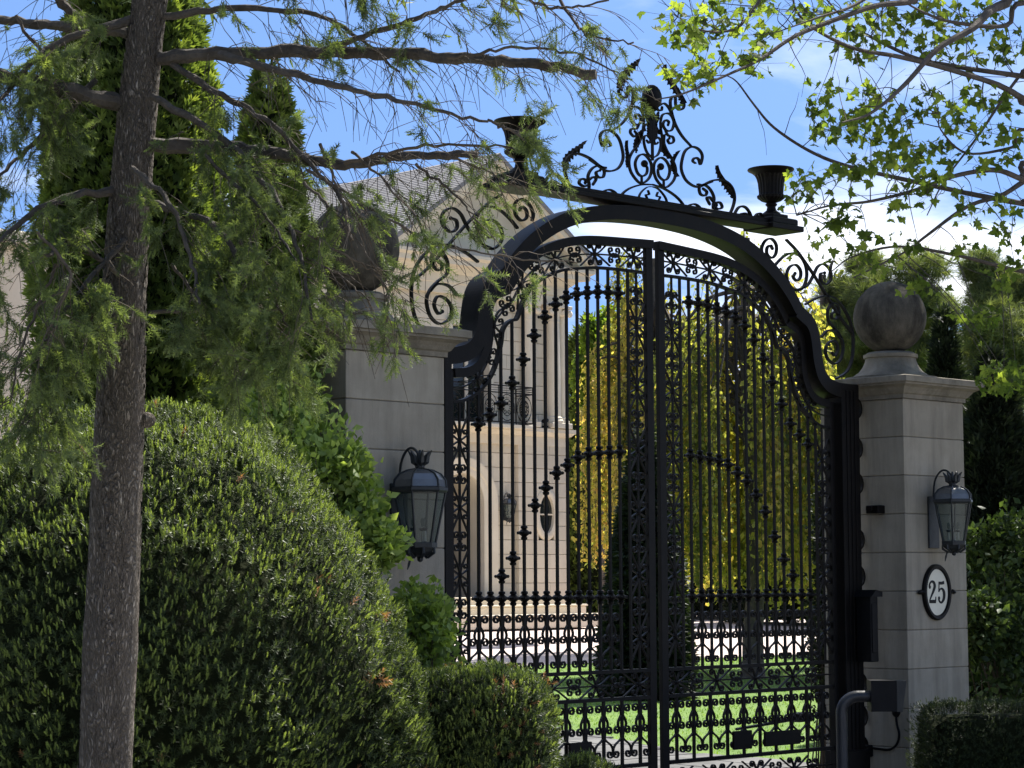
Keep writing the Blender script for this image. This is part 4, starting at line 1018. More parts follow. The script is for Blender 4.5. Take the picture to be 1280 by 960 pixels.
class Blob:
    def __init__(s, px, py, depth, rx, ry, rd, e=2.0):
        s.c = pix(px, py, depth); k = depth / FOCAL; s.r = np.array([rx * k, rd, ry * k]); s.e = e
    def inside(s, P, f=1.0):
        d = P - s.c; q = np.stack([d @ RT3, d @ FW3, d @ UP3], 1) / (s.r * f)
        return (np.abs(q) ** s.e).sum(1) < 1
    def surface(s, n, front=.75, lump=1.0):
        d = rng.normal(size=(n, 3)); d /= np.linalg.norm(d, axis=1)[:, None]
        fl = (d[:, 1] > 0) & (rng.random(n) < front); d[fl, 1] *= -1
        k = 1 / ((np.abs(d) ** s.e).sum(1) ** (1 / s.e)); q = d * k[:, None]
        N = np.sign(q) * np.abs(q) ** (s.e - 1) / s.r; N /= np.linalg.norm(N, axis=1)[:, None]
        q = q * s.r; W = lambda a: a[:, :1] * RT3 + a[:, 1:2] * FW3 + a[:, 2:3] * UP3
        P = s.c + W(q); b = lump * (.085 * wob(P, 3.6, .4) + .055 * wob(P, 8) + .04 * wob(P, 17, 1.0))
        return P + W(N) * b[:, None], W(N), b
    def core(s, f, n=28, m=18):
        R = []
        for i in range(m + 1):
            t = math.pi * i / m; ring = []
            for j in range(n):
                a = 2 * math.pi * j / n
                d = np.array([math.sin(t) * math.cos(a), math.sin(t) * math.sin(a), -math.cos(t)]); k = 1 / ((np.abs(d) ** s.e).sum() ** (1 / s.e)); q = d * k * s.r * f
                p = s.c + q[0] * RT3 + q[1] * FW3 + q[2] * UP3; p[2] = max(p[2], -.01); ring.append(p)
            R.append(ring)
        return R
def hedge(name, label, cat, blobs, n, mat, tm, tip, sc=1.0, tiprate=.4, group=None, tint_hi=.8, brown=.004, front=.8, lump=1.0):
    base = np.mean([b.c for b in blobs], 0); base[2] = 0
    root = thing(name, label, cat, tuple(map(float, base)), group)
    core = MB()
    for b in blobs: core.rings([[p - base for p in r] for r in b.core(.88)])
    core.build('branches', M['hedge_core'], root)  # one solid dark fill, not branches: inner shade put into its colour
    area = [b.r[0] * b.r[2] + b.r[0] * b.r[1] + b.r[1] * b.r[2] for b in blobs]
    PP, NN, BB = [], [], []
    for i, b in enumerate(blobs):
        P, N, w = b.surface(int(n * area[i] / sum(area)), front, lump); k = P[:, 2] > .02
        for j, o in enumerate(blobs):
            if j != i: k &= ~o.inside(P, .97)
        PP.append(P[k]); NN.append(N[k]); BB.append(w[k])
    P, N, w = np.vstack(PP), np.vstack(NN), np.concatenate(BB); m = len(P)
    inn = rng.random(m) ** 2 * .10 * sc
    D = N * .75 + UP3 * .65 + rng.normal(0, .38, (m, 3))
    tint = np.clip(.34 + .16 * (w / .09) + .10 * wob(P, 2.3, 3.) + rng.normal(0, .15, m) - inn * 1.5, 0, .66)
    br = (rng.random(m) < brown * .5) | ((wob(P, 5.5, 5.) > .62) & (rng.random(m) < brown * 9)); tint[br] = 1.0
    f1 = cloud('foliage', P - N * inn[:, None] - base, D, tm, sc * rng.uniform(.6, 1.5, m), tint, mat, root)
    sel = (rng.random(m) < tiprate * (1 + .9 * wob(P, 6.5, 2.))) & (inn < .05 * sc) & ~br
    D2 = N[sel] * .55 + UP3 * .95 + rng.normal(0, .25, (sel.sum(), 3))
    t2 = np.clip(rng.normal(.84, .09, sel.sum()), .6, .96) * tint_hi / .8
    if brown > 0:      # a few dead brown tufts
        di = rng.choice(m, max(3, m // 1500), replace=False); dp = np.repeat(P[di] + N[di] * .03, 6, 0); dn_ = np.repeat(N[di], 6, 0)
        cloud('dead_tufts', dp + rng.normal(0, .016, dp.shape) - base, dn_ * .5 + UP3 * .35 + rng.normal(0, .55, dp.shape), tm, sc * rng.uniform(.8, 1.35, len(dp)), np.ones(len(dp)), mat, root)
    cloud('new_shoots', P[sel] + N[sel] * .018 * sc - base, D2, tip, sc * rng.uniform(.65, 1.45, sel.sum()), np.clip(t2, 0, .97), mat, root)
    return root

# ---------------------------------------------------------------- hedges
hedge('yew_hedge', 'tall rounded dark green yew hedge behind the spruce trunk', 'hedge',
      [Blob(190, 900, 12.3, 322, 382, 1.5), Blob(-40, 900, 12.6, 270, 405, 1.5), Blob(400, 950, 12.6, 150, 190, 1.1)], 46000, M['yew'], T_YEW, T_TIP, .86, .8)
hedge('low_yew_hedge', 'low clipped yew hedge in front of the gate leaf', 'hedge',
      [Blob(578, 995, 12.9, 110, 150, .62, 6)], 11500, M['yew'], T_YEW, T_TIP, .84, .75, brown=.008, lump=.55)
hedge('small_yew_bush', 'small yew bush just showing its top at the foot of the gate', 'bush',
      [Blob(725, 1012, 13.4, 62, 62, .4, 2.6)], 2200, M['yew'], T_YEW, T_TIP, .9, .4)
hedge('box_hedge', 'clipped dark box hedge at the foot of the numbered pillar', 'hedge',
      [Blob(1290, 1000, 18.4, 142, 119, .55, 16)], 19000, M['box_leaf'], T_YEW, T_TIP, .6, .30, tint_hi=.9, brown=.0, lump=.2)

# ---------------------------------------------------------------- leafy shrubs
def shrub(name, label, blobs, n, mat, size, cat='shrub', dens=1.0, thick=.5, stemmat='twig', lo=0., hi=1., group=None, up=.3):
    base = np.mean([b.c for b in blobs], 0); base[2] = 0
    root = thing(name, label, cat, tuple(map(float, base)), group)
    P, N = [], []
    for b in blobs:
        p, nn, w = b.surface(n // len(blobs), .7); u = 1 - thick * rng.random(len(p)) ** 1.6
        P.append(b.c + (p - b.c) * u[:, None]); N.append(nn)
    P, N = np.vstack(P), np.vstack(N); k = P[:, 2] > .05; P, N = P[k], N[k]; m = len(P)
    # leaves stand in little groups on twigs
    rep = 4; Pc = np.repeat(P, rep, 0) + rng.normal(0, size * .75, (m * rep, 3)); Nc = np.repeat(N, rep, 0)
    D = Nc * .5 + rng.normal(0, .6, Nc.shape) + UP3 * up
    t = np.clip(np.repeat(rng.uniform(lo, hi, m), rep) + rng.normal(0, .15, m * rep), 0, 1)
    cloud('foliage', Pc - base, D, T_LEAF, size * rng.uniform(.7, 1.3, len(Pc)), t, mat, root)
    st = MB()
    idx = rng.choice(m, min(m, 60), replace=False)
    for i in idx:
        b0 = np.array([rng.normal(0, .08), rng.normal(0, .08), 0]); e = P[i] - base
        st.tube(cat_rom([b0, b0 * .6 + e * .45 + np.array([0, 0, e[2] * .12]), e], 4), np.linspace(.010, .003, 9), 4)
    st.build('stems', M[stemmat], root); return root
shrub('leafy_shrub', 'bright green leafy shrub between the yew hedge and the pillar', [Blob(380, 590, 14.1, 70, 80, .5), Blob(447, 640, 14.0, 34, 52, .4), Blob(350, 515, 14.4, 40, 45, .4), Blob(430, 590, 13.9, 30, 32, .3), Blob(475, 680, 13.9, 22, 26, .25)], 1500, M['shrub'], .062, thick=.7)
shrub('seedling_shrub', 'small green leafy shrub growing at the foot of the gate hinge', [Blob(522, 790, 14.2, 42, 52, .35)], 620, M['shrub'], .058, hi=.6)
shrub('laurel_shrub', 'dark leafy shrub rising above the box hedge', [Blob(1250, 800, 21.5, 48, 95, .6), Blob(1285, 720, 22, 50, 90, .7), Blob(1240, 700, 22, 24, 45, .3), Blob(1225, 780, 21, 20, 40, .3)], 2600, M['laurel'], .075, up=.0, thick=.75)
shrub('dark_shrub', 'dark evergreen shrub behind the gate post', [Blob(1034, 760, 21.0, 17, 165, .25)], 1500, M['dark_conifer'], .05)

# ---------------------------------------------------------------- columnar and conical evergreens
def column_tree(name, label, px, depth, ybot, ytop, prof, n, mat, tm, sc, trunk_r=.07, cat='tree', droop=0.0, group=None, rough=.13, tlo=.0, thi=1.0, leafgrad=0.0):
    """prof: list of (height fraction, radius in photo pixels)"""
    b = pix(px, 700, depth); base = np.array([b[0], b[1], float(ground_z(b[1]))])
    ztop = 1.8 + (727 - ytop) * depth / FOCAL - base[2]; k = depth / FOCAL
    root = thing(name, label, cat, tuple(map(float, base)), group)
    hf = np.array([p[0] for p in prof]); rf = np.array([p[1] for p in prof]) * k
    z = rng.random(n * 3); keep = rng.random(n * 3) < np.interp(z, hf, rf) / rf.max() + .03; z = z[keep][:n]; m = len(z)
    a = rng.uniform(0, 2 * math.pi, m); r = np.interp(z, hf, rf)
    P = np.stack([np.cos(a), np.sin(a), z * ztop], 1)
    lump = wob(np.stack([np.cos(a) * 1.3, np.sin(a) * 1.3, z * ztop * 1.1], 1), 4.2) + .6 * wob(np.stack([np.cos(a) * 2, np.sin(a) * 2, z * ztop * 2], 1), 6, 2.)
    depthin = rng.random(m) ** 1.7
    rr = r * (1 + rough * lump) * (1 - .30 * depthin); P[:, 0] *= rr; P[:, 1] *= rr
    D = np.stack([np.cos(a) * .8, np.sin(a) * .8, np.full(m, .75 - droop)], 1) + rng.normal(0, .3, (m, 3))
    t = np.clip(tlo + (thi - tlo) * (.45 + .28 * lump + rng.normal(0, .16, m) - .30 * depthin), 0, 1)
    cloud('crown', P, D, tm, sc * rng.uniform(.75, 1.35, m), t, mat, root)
    core = MB(); core.lathe([(max(.01, float(np.interp(u, hf, rf)) * .70), u * ztop) for u in np.linspace(0.02, .96, 14)], n=14); core.build('branches', M['hedge_core'], root)  # solid dark fill under the sprays, shade painted into its colour
    MB().tube([(0, 0, -.02), (0, 0, ztop * .5), (0, 0, ztop * .97)], [trunk_r, trunk_r * .7, .01], 8).build('trunk', M['pine_bark'], root)
    return root
PC_ = [(0, 85), (.08, 108), (.3, 118), (.6, 116), (.8, 104), (.92, 74), (1, 8)]
column_tree('arborvitae', 'tall broad arborvitae rising right behind the spruce trunk', 160, 16.8, 0, -110, PC_, 24000, M['thuja'], T_SPRAY, 1.2)
column_tree('arborvitae', 'narrower arborvitae between the spruce and the pillar ball', 333, 15.2, 0, 66, [(0, 60), (.1, 78), (.35, 76), (.6, 58), (.8, 42), (.93, 26), (1, 4)], 12000, M['thuja'], T_SPRAY, 1.1)
column_tree('dark_cypress', 'small dark pointed cypress behind the cap of the numbered pillar', 1187, 27, 0, 388, [(0, 40), (.4, 34), (.8, 20), (1, 3)], 6000, M['dark_conifer'], T_SPRAY_FAR, 1.6)
column_tree('dark_cypress', 'broad dark cypress to the side of the numbered pillar', 1246, 23.5, 0, 440, [(0, 85), (.35, 75), (.7, 46), (.9, 20), (1, 4)], 9000, M['dark_conifer'], T_SPRAY_FAR, 1.6)
column_tree('dark_spruce', 'dark cone shaped spruce on the lawn behind the meeting stiles', 806, 31.5, 0, 535, [(0, 50), (.15, 52), (.5, 38), (.8, 18), (1, 3)], 7000, M['dark_conifer'], T_SPRAY_FAR, 2.0, droop=.9)

# ---------------------------------------------------------------- spruce in the foreground
SD = 9.4
sp0 = pix(131, 985, SD); sbase = np.array([sp0[0], sp0[1], 0.0])
spruce = thing('spruce_tree', 'old spruce with bare scaly trunk and drooping boughs in the foreground', 'tree', tuple(map(float, sbase)))
tk = MB()
tp = [(126, 1250, SD), (129, 1100, SD), (131, 960, SD), (138, 800, SD), (143, 700, SD), (147, 600, SD), (151, 500, SD), (154, 400, SD), (159, 300, SD), (166, 200, SD), (175, 100, SD), (187, 0, SD), (205, -150, SD), (225, -400, SD), (240, -800, SD), (250, -1300, SD)]
TP = cat_rom([pix(*q) - sbase for q in tp], 7)
rad = np.interp(np.linspace(0, 1, len(TP)), np.linspace(0, 1, len(tp)), np.array([40, 36, 33, 33, 32, 31, 30, 28.5, 26, 24.5, 23, 21, 19, 16, 11, 3]) * SD / FOCAL)
R = []
for i, p in enumerate(TP):
    ring = []
    for j in range(22):
        a = 2 * math.pi * j / 22
        q_ = p[2] * 5; e = 1 + .05 * math.sin(3 * a + q_ * .35) + .035 * math.sin(7 * a + 1.7 * math.sin(q_)) + .02 * random.uniform(-1, 1)
        ring.append(p + rad[i] * e * (math.cos(a) * RT3 + math.sin(a) * FW3))
    R.append(ring)
tk.rings(R).build('trunk', M['bark'], spruce, smooth=False)
for o in spruce.children: o.data.polygons.foreach_set('use_smooth', np.ones(len(o.data.polygons), bool))
# bark plates: thousands of loose scales standing off the trunk
n = 5200; u = rng.random(n) * .80; a = rng.uniform(0, 2 * math.pi, n)
ii = np.clip((u * (len(TP) - 1)).astype(int), 0, len(TP) - 2); fr = (u * (len(TP) - 1) - ii)[:, None]
cc = TP[ii] * (1 - fr) + TP[ii + 1] * fr; rr = rad[ii][:, None]
N = np.cos(a)[:, None] * RT3 + np.sin(a)[:, None] * FW3
T_SCALE = (np.array([(-.5, 0, -.8), (.5, 0, -.9), (.6, .10, .2), (.3, .16, 1.0), (-.4, .15, .9), (-.6, .08, .1)]), np.array([(0, 1, 2, 2), (0, 2, 3, 3), (0, 3, 4, 4), (0, 4, 5, 5)])[:, :3])
P = cc + N * rr * 1.005
# orient: z up the trunk, y outward
A2 = np.cross(np.broadcast_to(UP3, N.shape), N); s_ = rng.uniform(.006, .015, n)[:, None, None]
V = P[:, None] + s_ * (T_SCALE[0][None, :, 0:1] * A2[:, None] + T_SCALE[0][None, :, 1:2] * N[:, None] + 1.3 * T_SCALE[0][None, :, 2:3] * UP3[None, None])
F = (T_SCALE[1][None] + (np.arange(n) * 6)[:, None, None]).reshape(-1, 3)
bs = put('bark_scales', np_mesh('bark_scales', V.reshape(-1, 3), F), M['bark'], spruce); bs['kind'] = 'stuff'
for kx, ky in ((183, 525), (167, 778)):
    p = pix(kx, ky, SD) - sbase; MB().ball(tuple(p), .034 if ky < 600 else .018, 10, 7, (1.2, 1, 1)).build('knot', M['bark'], spruce, smooth=True)

LIMBS = [  # photo path, depth at ends, radius px at ends, foliage amount, twig amount
    ([(180, 74), (270, 68), (400, 65), (480, 66), (560, 72), (650, 78), (745, 93)], 9.4, 8.9, 9, 6, .18, 1.5),
    ([(178, 182), (290, 185), (360, 195), (430, 205), (500, 196), (597, 193)], 9.4, 9.0, 10, 4.5, .65, 1.3),
    ([(160, 132), (80, 112), (0, 95), (-60, 88)], 9.4, 9.0, 11, 8, .6, 1.0),
    ([(170, 42), (100, 36), (30, 28), (-40, 22)], 9.4, 9.9, 8, 5, .8, 1.0),
    ([(108, 38), (85, 12), (60, -25)], 9.5, 9.3, 7, 5, .5, .7),
    ([(275, 69), (340, 86), (420, 106), (520, 132), (610, 152)], 9.2, 8.6, 6, 1.5, .25, 1.2),
    ([(395, 66), (486, 34), (537, 17), (600, -8)], 9.1, 8.9, 4, 2, .2, 1.0),
    ([(600, -25), (661, 0), (702, 10), (761, 0)], 9.0, 8.8, 2.2, 1.2, .3, .9),
    ([(690, -20), (720, 31), (744, 46), (792, 53)], 9.0, 8.7, 2.2, 1.0, .5, .6),
    ([(560, 72), (640, 60), (720, 68), (790, 100)], 9.0, 8.7, 2.2, .9, .3, .5),
    ([(186, 391), (290, 386), (400, 388), (455, 392)], 9.35, 8.9, 3, 1.0, .35, .8),
    ([(150, 345), (90, 300), (60, 320)], 9.3, 8.8, 3.5, 2, .8, .8),
    ([(47, 290), (88, 342), (68, 392), (61, 432), (38, 478)], 8.8, 8.7, 2.2, 1.2, 1.1, 1.0),
    ([(370, 288), (430, 318), (478, 352), (484, 402)], 8.9, 8.8, 1.6, 1.0, .6, .6),
    ([(383, 322), (420, 342), (462, 376)], 8.9, 8.8, 1.5, .9, .8, .6),
    ([(385, 213), (440, 246), (540, 300), (640, 322), (722, 329)], 9.0, 8.6, 2.0, .8, .4, .6),
    ([(430, 204), (520, 185), (620, 182), (660, 188)], 9.0, 8.8, 2.5, 1.0, .6, .7),
    ([(170, 22), (60, 62), (-20, 150)], 9.4, 8.9, 6, 2, 2.0, 1.5),
    ([(155, 235), (60, 255), (-20, 320)], 9.4, 8.8, 6, 2, 2.4, 1.5),
    ([(155, 300), (105, 355), (60, 420)], 9.3, 8.9, 4, 1.5, 2.2, 1.3),
    ([(175, 250), (270, 285), (325, 390), (335, 440)], 9.3, 8.8, 5, 1.5, 2.6, 1.5),
    ([(190, 120), (300, 190), (365, 290), (390, 400)], 9.3, 8.7, 5, 1.5, 2.4, 1.2),
    ([(185, 60), (260, 110), (330, 150), (420, 240), (440, 300)], 9.4, 9.0, 5, 1.5, .7, 1.0),
    ([(165, 210), (215, 260), (240, 330), (250, 380)], 9.2, 8.8, 4, 1.5, 2.4, 1.3),
    ([(200, 20), (320, 10), (420, 30), (500, 90)], 9.4, 9.1, 5, 1.5, .55, 1.2),
    ([(205, -60), (330, -50), (480, -20), (620, -10)], 9.4, 9.0, 7, 3, .35, 1.3),
    ([(120, 100), (40, 180), (-10, 230)], 9.4, 9.1, 4, 1.5, 1.6, 1.2),
    ([(560, 195), (610, 215), (650, 235)], 9.0, 8.8, 2, .8, 1.0, .5),
    ([(520, 205), (570, 245), (600, 280)], 9.0, 8.8, 2, .8, .9, .5),
    ([(440, 190), (480, 225), (520, 270)], 9.0, 8.8, 2, .8, .9, .6),
    ([(62, 415), (42, 470), (52, 525)], 8.8, 8.7, 1.8, .9, 2.6, 1.3), ([(70, 330), (32, 420), (12, 505)], 9.0, 8.7, 2.2, .9, 2.6, 1.3), ([(135, 330), (112, 410), (96, 470)], 9.2, 8.9, 2.4, 1, 2.4, 1.2),
    ([(300, 300), (345, 375), (370, 440)], 9.0, 8.8, 2.4, 1, 2.4, 1.0), ([(250, 190), (320, 255), (370, 325)], 9.1, 8.8, 3, 1, 1.8, 1.0), ([(215, 330), (270, 400), (300, 450)], 9.1, 8.9, 2.2, 1, 2.6, 1.3), ([(20, 20), (60, 90), (50, 170)], 9.3, 9.1, 2.5, 1, 2.0, 1.2),
    ([(380, 228), (425, 272), (470, 335)], 9.0, 8.8, 2, .9, .6, .6), ([(400, 180), (425, 240), (440, 300)], 9.0, 8.8, 2, .9, .7, .6),
    ([(610, 150), (640, 165), (672, 185)], 8.7, 8.6, 1.8, .8, 1.2, .4)]
wood = MB(); SP, SDir = [], []; limb_objs = 0
for pth, d0, d1, r0, r1, fol, tw in LIMBS:
    nP = len(pth)
    P = cat_rom([pix(x, y, d0 + (d1 - d0) * i / (nP - 1)) - sbase for i, (x, y) in enumerate(pth)], 8)
    P[1:-1] += rng.normal(0, .004, (len(P) - 2, 3))
    rr = np.linspace(r0, r1, len(P)) * SD / FOCAL
    MB().tube(P, rr * (1 + .10 * np.sin(np.arange(len(P)) * 1.3 + r0)), 9 if r0 > 3 else 6, .05).build('limb', M['limb'] if r0 > 2.6 else M['twig'], spruce, smooth=True)
    seg = np.linalg.norm(np.diff(P, axis=0), axis=1); L = seg.sum(); cum = np.r_[0, np.cumsum(seg)] / L
    nb = int(L * 17 * tw * (.74 if fol > 1.5 else 1)) + 4
    for b in range(nb):
        u = rng.uniform(.10, 1.0); p = np.array([np.interp(u, cum, P[:, i]) for i in range(3)])
        tg = P[min(len(P) - 1, int(u * (len(P) - 1)) + 1)] - P[max(0, int(u * (len(P) - 1)) - 1)]; tg /= np.linalg.norm(tg)
        side = np.cross(tg, UP3); side /= np.linalg.norm(side) + 1e-6
        d = tg * rng.uniform(.2, .8) + side * rng.choice([-1, 1]) * rng.uniform(.2, .8) + UP3 * rng.uniform(-.45, .3)
        ln = rng.uniform(.13, .42) * (1 - .3 * u); stp = 6; pts = [p]
        for k in range(stp):
            d = d + np.array([0, 0, -.085]) + rng.normal(0, .09, 3); pts.append(pts[-1] + d / np.linalg.norm(d) * ln / stp)
        pts = np.array(pts); wood.tube(pts, np.linspace(.0024, .0010, stp + 1), 3)
        subs = [pts]
        for k in range(rng.integers(1, 4)):
            q0 = pts[rng.integers(2, stp)]; dd = d * .7 + rng.normal(0, .6, 3) + np.array([0, 0, -.28]); l2 = rng.uniform(.07, .24); sp_ = [q0]
            for j in range(4):
                dd = dd + np.array([0, 0, -.12]); sp_.append(sp_[-1] + dd / np.linalg.norm(dd) * l2 / 4)
            sp_ = np.array(sp_); wood.tube(sp_, np.linspace(.0018, .0010, 5), 3); subs.append(sp_)
        if rng.random() < min(.92, .12 + .36 * fol):
            for s_ in subs:
                if rng.random() > .60 + .18 * fol: continue
                k0 = len(s_) - 3 if fol < 1.5 else (len(s_) // 2 if rng.random() < .6 else 1)
                for j in range(k0, len(s_) - 1):
                    t_ = s_[j + 1] - s_[j]; t_ /= np.linalg.norm(t_) + 1e-9
                    for w in range(4 if j > len(s_) - 3 else 2):
                        SP.append(s_[j] + (s_[j + 1] - s_[j]) * rng.random()); SDir.append(t_ + rng.normal(0, .42, 3))
wood.build('twigs', M['twig'], spruce)
SP, SDir = np.array(SP), np.array(SDir); m = len(SP)
cl = wob(SP * 1.0, 5.0)
cloud('foliage', SP, SDir, T_SPR, rng.uniform(.75, 1.35, m), np.clip(.50 + .22 * cl + rng.normal(0, .18, m), 0, .92), M['spruce'], spruce)
sel = rng.random(m) < .13
cloud('new_shoots', SP[sel] + SDir[sel] * .03, SDir[sel] + np.array([0, 0, -.3]), T_TIP, 1.0, np.clip(rng.normal(.95, .04, sel.sum()), .8, 1), M['spruce'], spruce)
# the upper crown, above the picture
n = 3000; z = rng.uniform(5.0, 12.5, n); a = rng.uniform(0, 2 * math.pi, n); r = rng.random(n) ** .6 * np.interp(z, [5, 7, 12.5], [2.6, 2.6, .3])
axx = np.array([np.interp(z, TP[:, 2], TP[:, i]) for i in range(2)])
P = np.stack([axx[0] + r * np.cos(a), axx[1] + r * np.sin(a), z - .22 * r], 1)
vis = ((P + sbase - CAM_C) @ CAM_U) / ((P + sbase - CAM_C) @ CAM_F) * FOCAL < 500
P, a = P[~vis], a[~vis]
cloud('upper_crown', P, np.stack([np.cos(a), np.sin(a), np.full(len(a), -.4)], 1) + rng.normal(0, .3, (len(a), 3)), T_SPR, 5.2, np.clip(rng.normal(.4, .2, len(a)), 0, .9), M['spruce'], spruce)
ul = MB()
for k in range(46):
    zz_ = 5.2 + 7 * k / 46; a_ = k * 2.4; L = float(np.interp(zz_, [5, 7, 12.5], [2.3, 2.3, .3])); o = np.array([np.interp(zz_, TP[:, 2], TP[:, 0]), np.interp(zz_, TP[:, 2], TP[:, 1]), zz_])
    e = o + np.array([math.cos(a_) * L, math.sin(a_) * L, -.22 * L])
    if ((e + sbase - CAM_C) @ CAM_U) / ((e + sbase - CAM_C) @ CAM_F) * FOCAL > 495: ul.tube([o, (o + e) / 2 + np.array([0, 0, .08]), e], [.03, .02, .006], 5)
ul.build('upper_limbs', M['limb'], spruce)
# ---------------------------------------------------------------- maple on the near side, branches reach in from beyond the frame
MB0 = np.array([8.2, -3.6, 0.0])
maple = thing('maple_tree', 'maple reaching in with thin branches and fresh lobed leaves against sky', 'tree', tuple(MB0))
MB().tube(cat_rom([(0, 0, -.05), (.05, .0, 1.2), (.0, .05, 2.6), (-.1, .1, 4.0), (-.15, .2, 6), (-.4, .6, 9), (-1.2, 1.6, 12.5)], 5), np.linspace(.26, .05, 31), 14, .10).build('trunk', M['maple_bark'], maple, smooth=True)
CS = 2.823
cp = lambda pts, d0, d1: [pix(840 + x / CS, y / CS, d0 + (d1 - d0) * i / (len(pts) - 1)) - MB0 for i, (x, y) in enumerate(pts)]
MBR = [  # path in the photo (from trunk side to tip), depths, radius start/end, height where it leaves the trunk
    ([(1330, 395), (1242, 350), (1150, 300), (980, 245), (800, 200), (640, 170), (500, 100), (440, 40), (425, -20)], 17.5, 15.5, .022, .006, 4.4),
    ([(1330, 285), (1242, 270), (1000, 235), (860, 205), (720, 140), (620, 80), (530, -20)], 17.2, 16.5, .02, .006, 4.6),
    ([(1330, -60), (1180, 10), (1120, 40), (1060, 100), (940, 170), (820, 300), (700, 400), (600, 432)], 17, 15.0, .035, .005, 5.2),
    ([(980, -70), (860, 0), (720, 20), (560, 75), (430, 130), (310, 210), (200, 262), (40, 330), (-60, 352)], 16.2, 14.5, .02, .004, 6.0),
    ([(1330, 650), (1242, 635), (1140, 600), (1000, 620), (860, 670), (700, 710), (560, 725), (440, 760)], 17.8, 16.3, .022, .005, 3.7),
    ([(1330, 740), (1242, 720), (1080, 690), (940, 660), (760, 620), (600, 580), (480, 530), (360, 450), (290, 370), (230, 290), (190, 265)], 18.2, 16.8, .02, .004, 3.5),
    ([(1330, 590), (1242, 640), (1160, 690), (1040, 730), (900, 830), (820, 890), (640, 980)], 18.2, 17.2, .022, .005, 3.8),
    ([(1330, 180), (1260, 230), (1180, 330), (1080, 480), (960, 640), (900, 760)], 18, 17.4, .016, .004, 4.8),
    ([(1330, 470), (1200, 520), (1040, 540), (950, 460), (940, 400)], 17.6, 17, .013, .004, 4.2),
    ([(1330, 980), (1200, 950), (1000, 900), (800, 870), (640, 905), (560, 960)], 18.5, 17.6, .018, .004, 3.2),
    ([(1330, 20), (1180, 90), (1000, 80), (880, 40), (780, -20)], 17, 16, .02, .005, 5.4),
    ([(760, -60), (640, 20), (520, 60), (380, 110)], 16, 15, .010, .004, 6.3),
    ([(350, -60), (240, 90), (120, 110), (20, 60)], 15.4, 14.8, .009, .003, 6.6)]
tw = MB(); LP, LD, LT = [], [], []; ALL = []
for pts, d0, d1, r0, r1, hz in MBR:
    P = cp(pts, d0, d1); start = np.array([-.08, .1, hz]); 
    if pts[0][0] > 900: P = [start, start * .5 + P[0] * .5 + np.array([0, 0, .15])] + P
    P = cat_rom(P, 6); MB().tube(P, np.linspace(r0 * 1.5, r1, len(P)), 7, .12).build('limb', M['maple_bark'], maple, smooth=True); ALL.append(P)
allp = np.vstack(ALL)
spots = [(20, 60), (80, 45), (155, 10), (70, 150), (60, 240), (150, 140), (160, 220), (250, 90), (240, 210), (75, 310), (30, 130), (330, 140), (290, 225), (110, 230), (550, 335), (490, 405), (670, 325), (600, 450), (640, 420), (690, 380), (740, 420), (870, 400), (700, 490), (790, 440), (810, 500), (870, 530),
          (470, 620), (520, 650), (455, 670), (670, 570), (640, 610), (780, 580), (830, 650), (910, 620), (780, 730), (620, 750), (580, 800), (690, 840), (900, 690), (990, 380), (970, 430), (1030, 440), (1130, 460), (1100, 340), (900, 160), (950, 190), (860, 50), (740, 110), (680, 190), (760, 20), (1000, 50), (1080, 50), (1220, 160), (1180, 140),
         (1170, 210), (1220, 480), (540, 40), (490, 65), (640, 90), (730, 60), (830, 100), (1010, 130), (1120, 110), (1060, 200), (900, 320), (1040, 330), (1180, 380), (1200, 560), (980, 560), (1080, 580), (930, 500), (860, 580), (740, 560), (560, 460), (660, 440),
         (1020, 880), (870, 860), (1200, 820), (650, 900), (500, 890), (1210, 930), (1060, 760), (1180, 740), (700, 930), (1180, 1000), (900, 1010), (660, 30), (900, 10), (950, 90), (1150, 30), (600, 130), (300, 20), (200, 40), (380, 30),
         (1060, 1105), (1085, 1125), (1100, 1105), (1150, 1300), (1172, 1340), (1200, 1350), (1140, 1345), (1215, 1310), (1050, 700)]
for (x, y) in spots:
    c0 = pix(840 + x / CS, y / CS, float(np.interp(x, [0, 1242], [14.8, 17.6])) + rng.normal(0, .35)) - MB0
    j = np.argmin(((allp - c0) ** 2).sum(1)); b = allp[j]; ln = np.linalg.norm(c0 - b)
    mid = (b + c0) / 2 + np.array([0, 0, .10 * ln]) + rng.normal(0, .03, 3)
    c1 = b + (c0 - b)
    tw.tube(cat_rom([b, mid, c1], 4), np.linspace(.0045, .0018, 9), 4)
    for k in range(rng.integers(11, 19)):
        off = rng.normal(0, 1, 3) * np.array([.075, .075, .055]); p = c1 + off
        d = np.array([rng.normal(0, .6), rng.normal(0, .6), rng.uniform(-.9, -.1)])
        LP.append(p); LD.append(d); LT.append(rng.random())
        tw.tube([c1 + off * .15, p], .0012, 3)
for P in ALL:      # bare side twigs
    for k in range(9):
        i = rng.integers(8, len(P)); d = rng.normal(0, .5, 3) + np.array([0, 0, .25]) + (P[i] - P[i - 4]) * 2; q = [P[i]]
        for s_ in range(5): d = d + rng.normal(0, .12, 3); q.append(q[-1] + d / np.linalg.norm(d) * rng.uniform(.05, .13))
        tw.tube(q, np.linspace(.004, .0012, 6), 3)
tw.build('twigs', M['maple_bark'], maple)
LP, LD, LT = np.array(LP), np.array(LD), np.array(LT)
cloud('foliage', LP, LD, T_MAPLE, rng.uniform(.045, .098, len(LP)), np.clip(LT, 0, 1), M['maple'], maple)
